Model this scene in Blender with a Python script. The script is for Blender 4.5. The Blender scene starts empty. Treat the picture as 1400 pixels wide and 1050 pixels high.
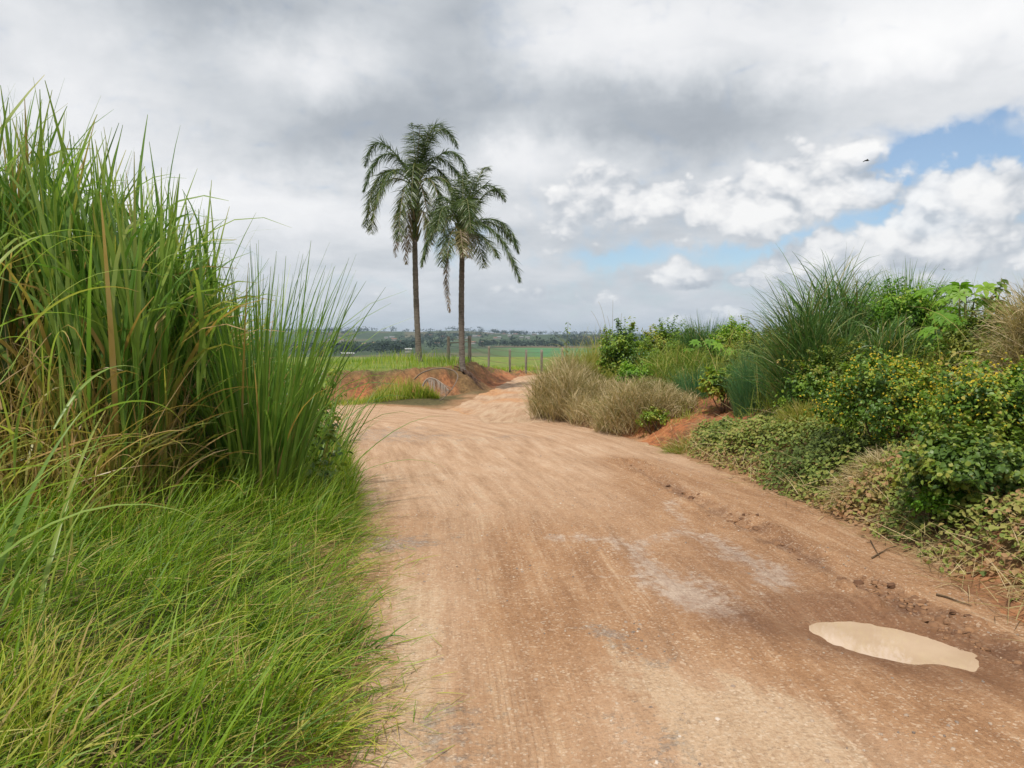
import bpy, math, random
import numpy as np
from mathutils import Vector

scene = bpy.context.scene
COL = scene.collection
R = math.radians

# ------------------------------------------------------------------ camera
F = 1058.0                      # focal length in photo pixels (1400 wide)
CAM_H = 1.6
PITCH = math.atan(55.0 / F)
cam_d = bpy.data.cameras.new("camera")
cam_d.sensor_width = 36.0
cam_d.lens = F / 1400.0 * 36.0
cam_d.clip_start = 0.05
cam_d.clip_end = 30000.0
cam = bpy.data.objects.new("camera", cam_d)
COL.objects.link(cam)
cam.location = (0, 0, CAM_H)
cam.rotation_euler = (math.pi / 2 - PITCH, 0, 0)
scene.camera = cam

# ------------------------------------------------------------------ node helper
class NT:
    def __init__(self, tree):
        self.t = tree
        tree.nodes.clear()
    def node(self, typ, **kw):
        n = self.t.nodes.new(typ)
        for k, v in kw.items():
            setattr(n, k, v)
        return n
    def put(self, sock, v):
        if isinstance(v, bpy.types.NodeSocket):
            self.t.links.new(v, sock)
        elif isinstance(v, (tuple, list)) and len(v) == 3 and sock.type == 'RGBA':
            sock.default_value = (*v, 1.0)
        else:
            sock.default_value = v
    def m(self, op, *a, clamp=False):
        n = self.node('ShaderNodeMath', operation=op, use_clamp=clamp)
        for i, v in enumerate(a):
            self.put(n.inputs[i], v)
        return n.outputs[0]
    def add(self, *a):
        r = a[0]
        for v in a[1:]:
            r = self.m('ADD', r, v)
        return r
    def mul(self, a, b): return self.m('MULTIPLY', a, b)
    def sub(self, a, b): return self.m('SUBTRACT', a, b)
    def sstep(self, lo, hi, v):
        n = self.node('ShaderNodeMapRange', interpolation_type='SMOOTHSTEP')
        self.put(n.inputs['Value'], v)
        self.put(n.inputs['From Min'], lo); self.put(n.inputs['From Max'], hi)
        return n.outputs[0]
    def lin(self, lo, hi, a, b, v):
        n = self.node('ShaderNodeMapRange')
        self.put(n.inputs['Value'], v)
        self.put(n.inputs['From Min'], lo); self.put(n.inputs['From Max'], hi)
        self.put(n.inputs['To Min'], a); self.put(n.inputs['To Max'], b)
        return n.outputs[0]
    def comb(self, x, y, z):
        n = self.node('ShaderNodeCombineXYZ')
        self.put(n.inputs[0], x); self.put(n.inputs[1], y); self.put(n.inputs[2], z)
        return n.outputs[0]
    def noise(self, vec, scale, detail=4, rough=.5, dist=0., color=False):
        n = self.node('ShaderNodeTexNoise')
        if vec is not None: self.put(n.inputs['Vector'], vec)
        n.inputs['Scale'].default_value = scale
        n.inputs['Detail'].default_value = detail
        n.inputs['Roughness'].default_value = rough
        n.inputs['Distortion'].default_value = dist
        return n.outputs['Color'] if color else n.outputs['Fac']
    def mix(self, f, a, b, blend='MIX'):
        n = self.node('ShaderNodeMix', data_type='RGBA', blend_type=blend)
        self.put(n.inputs['Factor'], f)
        self.put(n.inputs['A'], a) if False else self.put(n.inputs[6], a)
        self.put(n.inputs[7], b)
        return n.outputs[2]
    def ramp(self, v, stops, interp='LINEAR'):
        n = self.node('ShaderNodeValToRGB')
        cr = n.color_ramp
        cr.interpolation = interp
        while len(cr.elements) < len(stops):
            cr.elements.new(1.0)
        for e, (p, c) in zip(cr.elements, stops):
            e.position = p
            e.color = (*c, 1.0)
        self.put(n.inputs[0], v)
        return n.outputs[0]
    def attr(self, name):
        n = self.node('ShaderNodeAttribute', attribute_name=name)
        return n.outputs['Fac']

# ------------------------------------------------------------------ world: broken cloud over a Nishita sky
SUN_EL, SUN_AZ = R(62), R(205)          # azimuth clockwise from +Y
w = bpy.data.worlds.new("World")
scene.world = w
w.use_nodes = True
w.cycles.sampling_method = 'MANUAL'; w.cycles.sample_map_resolution = 256
W = NT(w.node_tree)

def azel(px, py):
    az = math.atan((px - 700) / F)
    return az, math.atan((470 - py) / F * math.cos(az))

tc = W.node('ShaderNodeTexCoord').outputs['Generated']
nrm = W.node('ShaderNodeVectorMath', operation='NORMALIZE'); W.put(nrm.inputs[0], tc)
sep = W.node('ShaderNodeSeparateXYZ'); W.put(sep.inputs[0], nrm.outputs[0])
dx, dy, dz = sep.outputs
AZ = W.m('ARCTAN2', dx, dy)
EL = W.m('ARCSINE', dz)
zz = W.m('ADD', W.m('MAXIMUM', dz, 0.0), 0.22)
PX, PY = W.m('DIVIDE', dx, zz), W.m('DIVIDE', dy, zz)
P = W.comb(PX, PY, 0.0)
# domain warp so that placed cloud banks get ragged outlines
wn = W.node('ShaderNodeSeparateColor'); W.put(wn.inputs[0], W.noise(nrm.outputs[0], 5.0, 5, .6, color=True))
wf = W.node('ShaderNodeSeparateColor'); W.put(wf.inputs[0], W.noise(nrm.outputs[0], 22.0, 5, .6, color=True))
AZw = W.add(AZ, W.mul(W.sub(wn.outputs[0], .5), .20), W.mul(W.sub(wf.outputs[0], .5), .055))
ELw = W.add(EL, W.mul(W.sub(wn.outputs[1], .5), .10), W.mul(W.sub(wf.outputs[1], .5), .045))

def blob(px, py, sx, sy, amp, a=AZw, e=ELw):
    az, el = azel(px, py)
    u = W.mul(W.sub(a, az), F / sx)
    v = W.mul(W.sub(e, el), F / sy)
    r2 = W.add(W.mul(u, u), W.mul(v, v))
    return W.mul(W.m('EXPONENT', W.mul(r2, -1.0)), amp)

def blobs(lst, **k):
    return W.add(*[blob(*b, **k) for b in lst])

n_big = W.noise(P, 1.5, 8, .60, .3)
n_soft = W.noise(P, 3.6, 6, .58, .4)
def shifted(off):
    v = W.node('ShaderNodeVectorMath', operation='ADD'); W.put(v.inputs[0], nrm.outputs[0])
    v.inputs[1].default_value = off
    sc = W.node('ShaderNodeVectorMath', operation='MULTIPLY'); W.put(sc.inputs[0], v.outputs[0])
    sc.inputs[1].default_value = (1, 1, 1.35)
    return sc.outputs[0]
def billow(vec):
    """rounded heaps with creases between them"""
    t = 0.
    for sc, am in ((7.5, .52), (16., .26), (36., .13), (80., .06)):
        t = W.add(W.mul(W.m('ABSOLUTE', W.sub(W.noise(vec, sc, 1, .5), .5)), am * 4.2), t)
    return t
bl0 = billow(shifted((0, 0, 0)))
bl1 = billow(shifted((-.006, 0, .018)))

# the grey deck: how light it is
deck = W.add(0.63,
    W.mul(W.sub(n_big, .5), .50), W.mul(W.sub(n_soft, .5), .26), W.mul(W.sub(bl0, .42), .05),
    blobs([
        (60, 50, 150, 130, .16), (420, 95, 100, 60, .26), (190, 190, 200, 60, .04),
        (1330, 50, 260, 100, .26), (1160, 105, 130, 45, .20), (860, 50, 170, 60, .20), (1090, 40, 60, 60, -.06), (690, 215, 60, 50, .14), (730, 130, 60, 60, .10),
        (300, 20, 200, 70, -.30), (490, 195, 140, 45, -.26), (250, 130, 160, 40, -.10), (320, 275, 220, 40, .20),
        (820, 160, 240, 44, -.27), (1060, 165, 180, 40, -.18), (620, 40, 70, 80, -.14), (660, 130, 90, 60, -.08),
        (1280, 112, 80, 30, -.24), (760, 222, 200, 24, .10),
        (560, 390, 260, 40, .02), (980, 330, 380, 80, -.07), (150, 330, 200, 60, .10)]))
deck_c = W.ramp(deck, [(.12, (.31, .34, .385)), (.38, (.43, .466, .51)), (.58, (.62, .65, .685)), (.78, (.83, .84, .86)), (1.0, (.97, .97, .97))])
# heaped cumulus, lit from above
pb = blobs([
        (805, 290, 85, 42, .54), (885, 258, 80, 32, .52), (1010, 272, 95, 42, .60), (1100, 240, 100, 42, .58), (1195, 280, 55, 30, .54),
        (1370, 262, 80, 38, .58), (1300, 288, 50, 20, .40), (1180, 350, 120, 30, .48), (1330, 352, 130, 30, .46), (1050, 370, 46, 24, .50),
        (950, 376, 80, 18, .44), (790, 396, 70, 16, .40),  (520, 395, 60, 14, .22),
        (255, 340, 70, 30, .28), (1000, 425, 300, 18, .22)])
pf = W.add(bl0, pb, W.mul(W.sub(n_soft, .5), .35))
puff = W.mul(W.mul(W.sstep(.56, .78, pf), .90), W.sstep(.06, .22, pb))
lit = W.add(.56, W.mul(W.sub(bl0, bl1), 1.35), W.mul(W.sub(pf, .85), .50), W.mul(W.sub(n_soft, .5), .5))
puff_c = W.ramp(lit, [(.08, (.46, .50, .55)), (.36, (.60, .63, .67)), (.64, (.83, .835, .845)), (.95, (.97, .965, .955))])
# gaps of blue
gap = W.add(W.mul(W.sub(bl0, .42), -.75), W.mul(W.sub(n_soft, .5), -.35), blobs([
        (1310, 222, 105, 24, .95), (1225, 240, 55, 34, .85), (1290, 200, 60, 10, -.25), (900, 345, 140, 13, .52), (1060, 328, 120, 10, .45),
        (640, 345, 60, 30, .40), (1260, 308, 70, 12, .6), (1000, 370, 420, 70, .13), (640, 390, 250, 50, .08), (1400, 182, 60, 12, .55), (1240, 285, 40, 18, .4)]))
blue = W.mul(W.sstep(.15, .85, gap), .88)

sky = W.node('ShaderNodeTexSky', sky_type='NISHITA')
sky.sun_disc = False
sky.sun_elevation = SUN_EL
sky.sun_rotation = SUN_AZ
sky.air_density = 1.0; sky.dust_density = 0.6; sky.ozone_density = 2.0
skyc = sky.outputs[0]
def x10(c):
    return W.mix(1.0, c, (10., 10., 10.), 'MULTIPLY')
c = W.mix(blue, x10(deck_c), W.mix(1.0, skyc, (1.15, 1.25, 1.30), 'MULTIPLY'))
c = W.mix(puff, c, x10(puff_c))
# thickening air towards the horizon
hz = W.m('EXPONENT', W.mul(W.m('MAXIMUM', EL, 0.0), -24.0))
c = W.mix(W.mul(hz, .80), c, x10((.405, .49, .575)))
bg = W.node('ShaderNodeBackground'); W.put(bg.inputs[0], c); bg.inputs[1].default_value = 0.1
wo = W.node('ShaderNodeOutputWorld'); W.t.links.new(bg.outputs[0], wo.inputs[0])

# ------------------------------------------------------------------ sun (veiled by thin cloud)
sd_ = bpy.data.lights.new("sun", 'SUN')
sd_.energy = 4.0
sd_.angle = R(2.0)
sd_.color = (1.0, .95, .87)
sun = bpy.data.objects.new("sun", sd_)
COL.objects.link(sun)
sdir = Vector((math.sin(SUN_AZ) * math.cos(SUN_EL), math.cos(SUN_AZ) * math.cos(SUN_EL), math.sin(SUN_EL)))
sun.rotation_euler = sdir.to_track_quat('Z', 'Y').to_euler()
sun.location = (0, 0, 50)

vs = scene.view_settings
vs.view_transform = 'Standard'; vs.look = 'None'; vs.gamma = 1.0; vs.use_curve_mapping = False
vs.exposure = 0.05
cy = scene.cycles
cy.max_bounces = 6; cy.diffuse_bounces = 3; cy.glossy_bounces = 2; cy.transmission_bounces = 4; cy.transparent_max_bounces = 4
cy.volume_bounces = 0
cy.use_denoising = True

# ------------------------------------------------------------------ pixel -> place
def ray(px, py):
    cx, cyy = (px - 700) / F, -(py - 525) / F
    s, c_ = math.sin(PITCH), math.cos(PITCH)
    return np.array([cx, c_ + cyy * s, -s + cyy * c_])
def at(px, py, d):
    r = ray(px, py)
    p = r * (d / r[1])
    return np.array([p[0], p[1], p[2] + CAM_H])
def gnd(px, py, z=0.0):
    r = ray(px, py)
    p = r * ((z - CAM_H) / r[2])
    return np.array([p[0], p[1], z])

# ------------------------------------------------------------------ numpy noise
def _hash(i, j, s):
    h = (i.astype(np.int64) * 374761393 + j.astype(np.int64) * 668265263 + s * 2147483647) & 0xffffffff
    h = ((h ^ (h >> 13)) * 1274126177) & 0xffffffff
    h = (h ^ (h >> 16)) & 0xffffffff
    return h / 4294967295.0
def vn(x, y, s=0):
    x = np.asarray(x, float); y = np.asarray(y, float)
    i, j = np.floor(x), np.floor(y)
    fx, fy = x - i, y - j
    fx = fx * fx * fx * (fx * (fx * 6 - 15) + 10); fy = fy * fy * fy * (fy * (fy * 6 - 15) + 10)
    a, b = _hash(i, j, s), _hash(i + 1, j, s)
    c_, d = _hash(i, j + 1, s), _hash(i + 1, j + 1, s)
    return (a + (b - a) * fx) * (1 - fy) + (c_ + (d - c_) * fx) * fy - .5
def fbm(x, y, s=0, o=4, g=.5):
    r, a = 0., 1.
    x = np.asarray(x, float); y = np.asarray(y, float)
    for k in range(o):
        r = r + a * vn(x, y, s + k * 17)
        a *= g
        x, y = x * 1.93 + y * .51 + 7.3, y * 1.93 - x * .51 + 3.1
    return r
def ss(a, b, x):
    t = np.clip((np.asarray(x, float) - a) / (b - a), 0, 1)
    return t * t * (3 - 2 * t)
def bl(x, y, cx, cy_, rx, ry, rot=0.):
    c_, s_ = math.cos(rot), math.sin(rot)
    u = ((x - cx) * c_ + (y - cy_) * s_) / rx
    v = (-(x - cx) * s_ + (y - cy_) * c_) / ry
    return np.exp(-(u * u + v * v))

# ------------------------------------------------------------------ the lie of the land
MAIN = [(1.25, -6, 2.0), (1.2, 1, 1.8), (1.17, 3, 1.77), (.80, 7.4, 2.2), (.25, 10, 2.3), (-.40, 13, 2.4), (-1.9, 15.9, 2.5),
        (-4.4, 17.9, 2.35), (-8, 19.0, 2.2), (-15, 19.6, 2.2), (-40, 20, 2.2)]
BRANCH = [(-.6, 15, 1.5), (-.15, 19, 1.35), (.1, 22, 1.25), (.3, 26, 1.15), (.85, 32, 1.05), (1.4, 38, 1.0), (3.5, 46, 1.1), (9, 54, 1.1)]
def chain(x, y, pts):
    best = np.full(np.shape(x), -1e9); u = np.zeros(np.shape(x)); v = np.zeros(np.shape(x)); acc = 0.
    for (x0, y0, r0), (x1, y1, r1) in zip(pts[:-1], pts[1:]):
        L = math.hypot(x1 - x0, y1 - y0); ex, ey = (x1 - x0) / L, (y1 - y0) / L
        t = np.clip(((x - x0) * ex + (y - y0) * ey) / L, 0, 1)
        qx, qy = x - x0 - ex * L * t, y - y0 - ey * L * t
        d = np.hypot(qx, qy)
        sd = (r0 + (r1 - r0) * t) - d
        side = np.sign(qx * ey - qy * ex)
        k = sd > best
        best = np.where(k, sd, best); u = np.where(k, d * side, u); v = np.where(k, acc + t * L, v)
        acc += L
    return best, u, v
def road_sd(x, y):
    a, u, v = chain(x, y, MAIN)
    b, u2, v2 = chain(x, y, BRANCH)
    k = .5
    hh = np.clip(.5 + .5 * (a - b) / k, 0, 1)
    s = b * (1 - hh) + a * hh + k * hh * (1 - hh)
    s = s + .16 * fbm(x * .9, y * .9, 5, 3) + .10 * fbm(x * 4, y * 4, 8, 2)
    kk = a > b
    return s, np.where(kk, u, u2), np.where(kk, v, v2 + 100.), kk
BANK = [(-60, 22.0), (-9, 22.3), (-6, 22.0), (-4.2, 22.6), (-2.9, 23.6), (-1.9, 24.6), (-1.2, 26.0), (-.9, 28.), (-.7, 31), (-.3, 36), (.5, 41)]
def bank_sd(x, y):
    best = np.full(np.shape(x), 1e9); sg = np.ones(np.shape(x))
    for (x0, y0), (x1, y1) in zip(BANK[:-1], BANK[1:]):
        L = math.hypot(x1 - x0, y1 - y0); ex, ey = (x1 - x0) / L, (y1 - y0) / L
        t = np.clip(((x - x0) * ex + (y - y0) * ey), 0, L)
        qx, qy = x - x0 - ex * t, y - y0 - ey * t
        d = np.hypot(qx, qy)
        k = d < best
        best = np.where(k, d, best); sg = np.where(k, np.sign(-(qx * ey - qy * ex)), sg)
    return best * sg
RUT = [tuple(gnd(*p)[:2]) for p in [(860, 632), (930, 672), (1000, 708), (1090, 755), (1180, 800), (1270, 845), (1350, 880), (1480, 935)]]
PUD = gnd(1232, 874)
PUD_Z = -.035
NOT = gnd(1285, 907)
def pud_r(x, y):
    a = gnd(1100, 845); b = gnd(1362, 908)
    cx, cy_ = (a[0] + b[0]) / 2, (a[1] + b[1]) / 2
    ax = math.atan2(b[1] - a[1], b[0] - a[0]); L = math.hypot(b[0] - a[0], b[1] - a[1])
    c_, s_ = math.cos(ax), math.sin(ax)
    u = (x - cx) * c_ + (y - cy_) * s_
    v = -(x - cx) * s_ + (y - cy_) * c_
    wob = .10 * fbm(x * 3.1, y * 3.1, 33, 3) + .07 * fbm(x * 11, y * 11, 35, 2)
    wd = .315 * (1 - .30 * u / L)
    return (np.abs(u / (L * .61)) ** 2.1 + np.abs(v / wd) ** 2.1) ** .476 + wob * 1.3 + .22 * bl(x, y, NOT[0], NOT[1], .07, .05, -.5)
def polydist(x, y, pts):
    best = np.full(np.shape(x), 1e9)
    for (x0, y0), (x1, y1) in zip(pts[:-1], pts[1:]):
        L = math.hypot(x1 - x0, y1 - y0); ex, ey = (x1 - x0) / L, (y1 - y0) / L
        t = np.clip(((x - x0) * ex + (y - y0) * ey), 0, L)
        best = np.minimum(best, np.hypot(x - x0 - ex * t, y - y0 - ey * t))
    return best

def H(x, y, detail=True):
    x = np.asarray(x, float); y = np.asarray(y, float)
    s, u, v, km = road_sd(x, y)
    out = np.maximum(-s, 0)
    near = 1 - ss(50, 90, np.hypot(x, y))
    h = np.zeros(np.shape(x))
    # verges
    right = ss(-.6, .6, x - (1.3 - ss(8, 20, y) * 2.2)) * (1 - ss(22, 30, y))
    left = (1 - ss(-.6, .6, x - (.2 - ss(8, 20, y) * 3.2))) * (1 - ss(15.5, 18, y))
    h = h + right * (.95 * ss(.0, 3.8, out) + .25 * ss(.05, .6, out))
    h = h + left * (.30 * ss(0, 1.4, out) + .15 * ss(1, 4, out))
    # clay bank with the palms
    bs = bank_sd(x, y) + .22 * fbm(x * 1.3, y * 1.3, 21, 4)
    bh = ss(-.15, .95, bs) * (.76 - .58 * ss(30, 42, y)) + .22 * np.exp(-((x + 3.6) / 3.) ** 2 - ((y - 29.5) / 3.) ** 2) * ss(0, 3, bs)
    h = h + bh
    # field plateau, valley, hills
    d = y
    h = h - .25 * ss(36, 52, d) * near - .25 * (1 - near)
    far = -8.0 * ss(95, 240, d) + 2.2 * ss(250, 420, d) + 3.2 * ss(420, 1000, d)
    far = far - 6.0 * ss(260, 900, d) * (1 - ss(-260, 40, x + .08 * d - 60)) 
    hill = (33. + 10. * ss(60, -200, x)) * ss(900, 2300, d) + 16. * fbm(x / 620., y / 800., 41, 4) * ss(900, 1700, d)
    hill = hill - 5 * ss(0, 900, x) * ss(900, 1500, d)
    h = h + far + hill
    h = h + (.05 * fbm(x * .6, y * .6, 3, 4)) * (1 - ss(.2, 0, s) * 0) * ss(-.3, .6, -s + .2) * near + 1.2 * fbm(x / 60., y / 60., 44, 3) * ss(120, 300, d)
    if detail:
        on = ss(-.3, .25, s)
        h = h + on * (.035 * (1 - np.clip(np.abs(u) / 2.2, 0, 1) ** 2) - .02 + .016 * fbm(x * .8, y * .8, 9, 3) + .004 * fbm(x * 6, y * 6, 13, 3))
        # wheel tracks
        tr = np.exp(-((np.abs(u + .1) - .95) / .28) ** 2)
        h = h - on * .012 * tr - on * .010 * np.exp(-((u - .15 - .1 * np.sin(v * .3)) / .10) ** 2) - on * .012 * np.exp(-((u - 1.25 - .15 * np.sin(v * .25 + 1)) / .12) ** 2)
        tb = np.exp(-((np.abs(u) - .75) / .16) ** 2) * (~km)
        h = h - on * .05 * tb
        rd = polydist(x, y, RUT)
        clod = fbm(x * 9, y * 9, 15, 4)
        h = h - .05 * np.exp(-(rd / .10) ** 2) * (.7 + .8 * clod) + .06 * np.exp(-((rd - .16) / .09) ** 2) * np.clip(clod + .25, 0, 1)
        pr = pud_r(x, y)
        basin = ss(1.5, .5, pr)
        h = h * (1 - basin) + (PUD_Z + .028 * (pr - 1.0)) * basin
        h = np.where((pr > 1.0) & (pr < 4.0), np.maximum(h, PUD_Z + np.minimum(.028 * (pr - 1.0), .022)), h)
        # roughness of the cut face and red spoil
        h = h + .30 * fbm(x * 2.2, y * 2.2, 23, 5, .6) * ss(-.5, .1, bs) * (1 - ss(.6, 1.4, bs)) * ss(-.1, .5, out)
        h = h + .06 * fbm(x * 3, y * 3, 27, 4) * right * ss(.05, .5, out) * (1 - ss(2, 3, out))
    return h
def hz1(x, y):
    return float(H(np.array([x]), np.array([y]))[0])

# ------------------------------------------------------------------ mesh helpers
def mesh_np(name, V, Fq, mat, attrs=None, parent=None, smooth=True):
    V = np.asarray(V, np.float32); Fq = np.asarray(Fq, np.int32)
    me = bpy.data.meshes.new(name)
    k = Fq.shape[1]
    me.vertices.add(len(V)); me.vertices.foreach_set('co', V.ravel())
    me.loops.add(Fq.size); me.loops.foreach_set('vertex_index', Fq.ravel())
    me.polygons.add(len(Fq)); me.polygons.foreach_set('loop_start', np.arange(0, Fq.size, k, dtype=np.int32))
    me.update(calc_edges=True)
    if smooth:
        me.polygons.foreach_set('use_smooth', np.ones(len(Fq), bool))
    for n, a in (attrs or {}).items():
        at_ = me.attributes.new(n, 'FLOAT', 'POINT')
        at_.data.foreach_set('value', np.asarray(a, np.float32).ravel())
    if mat: me.materials.append(mat)
    o = bpy.data.objects.new(name, me)
    COL.objects.link(o)
    if parent: o.parent = parent
    return o
def tag(o, label, cat, group=None, kind=None):
    o['label'] = label; o['category'] = cat
    if group: o['group'] = group
    if kind: o['kind'] = kind
    return o
def empty(name, loc, label, cat, group=None):
    o = bpy.data.objects.new(name, None)
    o.empty_display_size = .2
    COL.objects.link(o); o.location = loc
    return tag(o, label, cat, group)
class Buf:
    def __init__(self): self.V = []; self.F = []; self.T = []; self.n = 0
    def add(self, V, Fq, T):
        self.V.append(V); self.F.append(Fq + self.n); self.T.append(T); self.n += len(V)
    def build(self, name, mat, parent=None, origin=None):
        V = np.concatenate(self.V)
        if origin is not None: V = V - np.asarray(origin)
        return mesh_np(name, V, np.concatenate(self.F), mat, {'tint': np.concatenate(self.T)}, parent)

def rep(v, n): return np.broadcast_to(np.asarray(v, float), (n,)).copy()
def blades(buf, base, L, az, lean, droop, wd, tint, nseg=6, dtint=None, roll=None, power=1.6, fold=False):
    """ribbon leaves: base (N,3); az = compass the blade leans to; lean from vertical; droop = extra bend to the tip"""
    n = len(base)
    L, az, lean, droop, wd, tint = [rep(a, n) for a in (L, az, lean, droop, wd, tint)]
    roll = rep(0. if roll is None else roll, n)
    s = np.linspace(0, 1, nseg + 1)
    ang = lean[:, None] + droop[:, None] * s[None, :] ** power
    ang = np.minimum(ang, 2.9)
    step = (L / nseg)[:, None]
    hx = np.concatenate([np.zeros((n, 1)), np.cumsum(np.sin(ang[:, :-1]) * step, 1)], 1)
    hzz = np.concatenate([np.zeros((n, 1)), np.cumsum(np.cos(ang[:, :-1]) * step, 1)], 1)
    sa, ca = np.sin(az)[:, None], np.cos(az)[:, None]
    ctr = np.stack([base[:, 0:1] + hx * sa, base[:, 1:2] + hx * ca, base[:, 2:3] + hzz], -1)
    side = np.stack([ca + 0 * hx, -sa + 0 * hx, 0 * hx], -1)
    nor = np.stack([np.cos(ang) * -sa, np.cos(ang) * -ca, np.sin(ang)], -1)
    wv = side * np.cos(roll)[:, None, None] + nor * np.sin(roll)[:, None, None]
    prof = np.minimum(1, .45 + 2.2 * s) * np.maximum(1 - s, .02) ** .62
    half = (wd[:, None] * .5 * prof[None, :])[..., None]
    if fold:
        V = np.stack([ctr - wv * half + nor * half * .35, ctr, ctr + wv * half + nor * half * .35], 2); c_ = 3
    else:
        V = np.stack([ctr - wv * half, ctr + wv * half], 2); c_ = 2
    idx = np.arange(n * (nseg + 1) * c_).reshape(n, nseg + 1, c_)
    q = [np.stack([idx[:, :-1, j], idx[:, :-1, j + 1], idx[:, 1:, j + 1], idx[:, 1:, j]], -1).reshape(-1, 4) for j in range(c_ - 1)]
    tt = np.repeat(tint[:, None], nseg + 1, 1)
    if dtint is not None: tt = tt + dtint(s)[None, :]
    T = np.clip(np.repeat(tt[:, :, None], c_, 2), 0, 1)
    buf.add(V.reshape(-1, 3), np.concatenate(q), T.ravel())
def unit(v): return v / np.maximum(np.linalg.norm(v, axis=-1, keepdims=True), 1e-9)
def leaves(buf, pos, nrmv, dirv, L, wd, tint, cup=.18):
    """seven-point cupped leaf, blade along dirv"""
    n = len(pos)
    L, wd, tint = rep(L, n)[:, None], rep(wd, n)[:, None], rep(tint, n)
    d = unit(dirv - nrmv * (dirv * nrmv).sum(-1, keepdims=True))
    s = np.cross(nrmv, d)
    P_ = lambda a, b, c_: pos + d * L * a + s * wd * b + nrmv * L * c_
    V = np.stack([P_(0, 0, 0), P_(.28, -.46, cup * .5), P_(.66, -.38, cup * .3), P_(1, 0, -cup * .8), P_(.66, .38, cup * .3), P_(.28, .46, cup * .5), P_(.5, 0, -cup * .2)], 1)
    i = np.arange(n)[:, None] * 7
    Fq = np.concatenate([i + [[6, 0, 1, 2]], i + [[6, 2, 3, 4]], i + [[6, 4, 5, 0]]])
    buf.add(V.reshape(-1, 3), Fq, np.repeat(tint, 7))
def tube(buf, pts, rad, nside=7, tint=.5, cap=True):
    pts = np.asarray(pts, float); n = len(pts); rad = rep(rad, n)
    tg = unit(np.gradient(pts, axis=0))
    ref = np.array([1., 0, 0]) if abs(tg[0][0]) < .8 else np.array([0, 1., 0])
    a = unit(np.cross(tg, ref)); b = np.cross(tg, a)
    th = np.linspace(0, 2 * math.pi, nside, endpoint=False)
    V = pts[:, None] + rad[:, None, None] * (a[:, None] * np.cos(th)[None, :, None] + b[:, None] * np.sin(th)[None, :, None])
    idx = np.arange(n * nside).reshape(n, nside)
    Fq = np.stack([idx[:-1], np.roll(idx, -1, 1)[:-1], np.roll(idx, -1, 1)[1:], idx[1:]], -1).reshape(-1, 4)
    V = V.reshape(-1, 3)
    if cap:
        V = np.concatenate([V, pts[[0, -1]]])
        c0, c1 = n * nside, n * nside + 1
        j = np.arange(0, nside - 1, 2)
        e = []
        for k in range(0, nside, 2):
            e.append([c0, idx[0, (k + 2) % nside if k + 2 < nside else 0], idx[0, (k + 1) % nside], idx[0, k]] if k + 1 < nside else [c0, c0, idx[0, 0], idx[0, k]])
            e.append([c1, idx[-1, k], idx[-1, (k + 1) % nside], idx[-1, (k + 2) % nside if k + 2 < nside else 0]] if k + 1 < nside else [c1, idx[-1, k], idx[-1, 0], c1])
        e = [f for f in e if len(set(f)) == 4]
        if e: Fq = np.concatenate([Fq, np.array(e)])
    buf.add(V, Fq, rep(tint, len(V)))

# ------------------------------------------------------------------ materials
def new_mat(name):
    mt = bpy.data.materials.new(name); mt.use_nodes = True
    return mt, NT(mt.node_tree)
def finish(N, shader, disp=None):
    o = N.node('ShaderNodeOutputMaterial'); N.t.links.new(shader, o.inputs[0])
def leaf_mat(name, stops, rough=.5, trans=.35, patch=.25, pscale=1.5, spec=.35):
    mt, N = new_mat(name)
    ob = N.node('ShaderNodeTexCoord').outputs['Object']
    t = N.add(N.attr('tint'), N.mul(N.sub(N.noise(ob, pscale, 3), .5), patch))
    col = N.ramp(t, stops)
    p = N.node('ShaderNodeBsdfPrincipled')
    N.put(p.inputs['Base Color'], col); p.inputs['Roughness'].default_value = rough
    p.inputs['Specular IOR Level'].default_value = spec
    if trans:
        tr = N.node('ShaderNodeBsdfTranslucent')
        N.put(tr.inputs[0], N.mix(1.0, col, (1.15, 1.25, .7), 'MULTIPLY'))
        mx = N.node('ShaderNodeMixShader'); mx.inputs[0].default_value = trans
        N.t.links.new(p.outputs[0], mx.inputs[1]); N.t.links.new(tr.outputs[0], mx.inputs[2])
        finish(N, mx.outputs[0])
    else:
        finish(N, p.outputs[0])
    return mt
def solid_mat(name, c1, c2, scale=8., rough=.85, bump=.0, stretch=(1, 1, 1), spec=.3):
    mt, N = new_mat(name)
    ob = N.node('ShaderNodeTexCoord').outputs['Object']
    mp = N.node('ShaderNodeMapping'); N.put(mp.inputs[0], ob); mp.inputs['Scale'].default_value = stretch
    f = N.noise(mp.outputs[0], scale, 6, .6)
    p = N.node('ShaderNodeBsdfPrincipled')
    N.put(p.inputs['Base Color'], N.ramp(f, [(.3, c1), (.7, c2)]))
    p.inputs['Roughness'].default_value = rough; p.inputs['Specular IOR Level'].default_value = spec
    if bump:
        b = N.node('ShaderNodeBump'); b.inputs['Strength'].default_value = 1.0; b.inputs['Distance'].default_value = bump
        N.put(b.inputs['Height'], f); N.t.links.new(b.outputs[0], p.inputs['Normal'])
    finish(N, p.outputs[0])
    return mt

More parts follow.
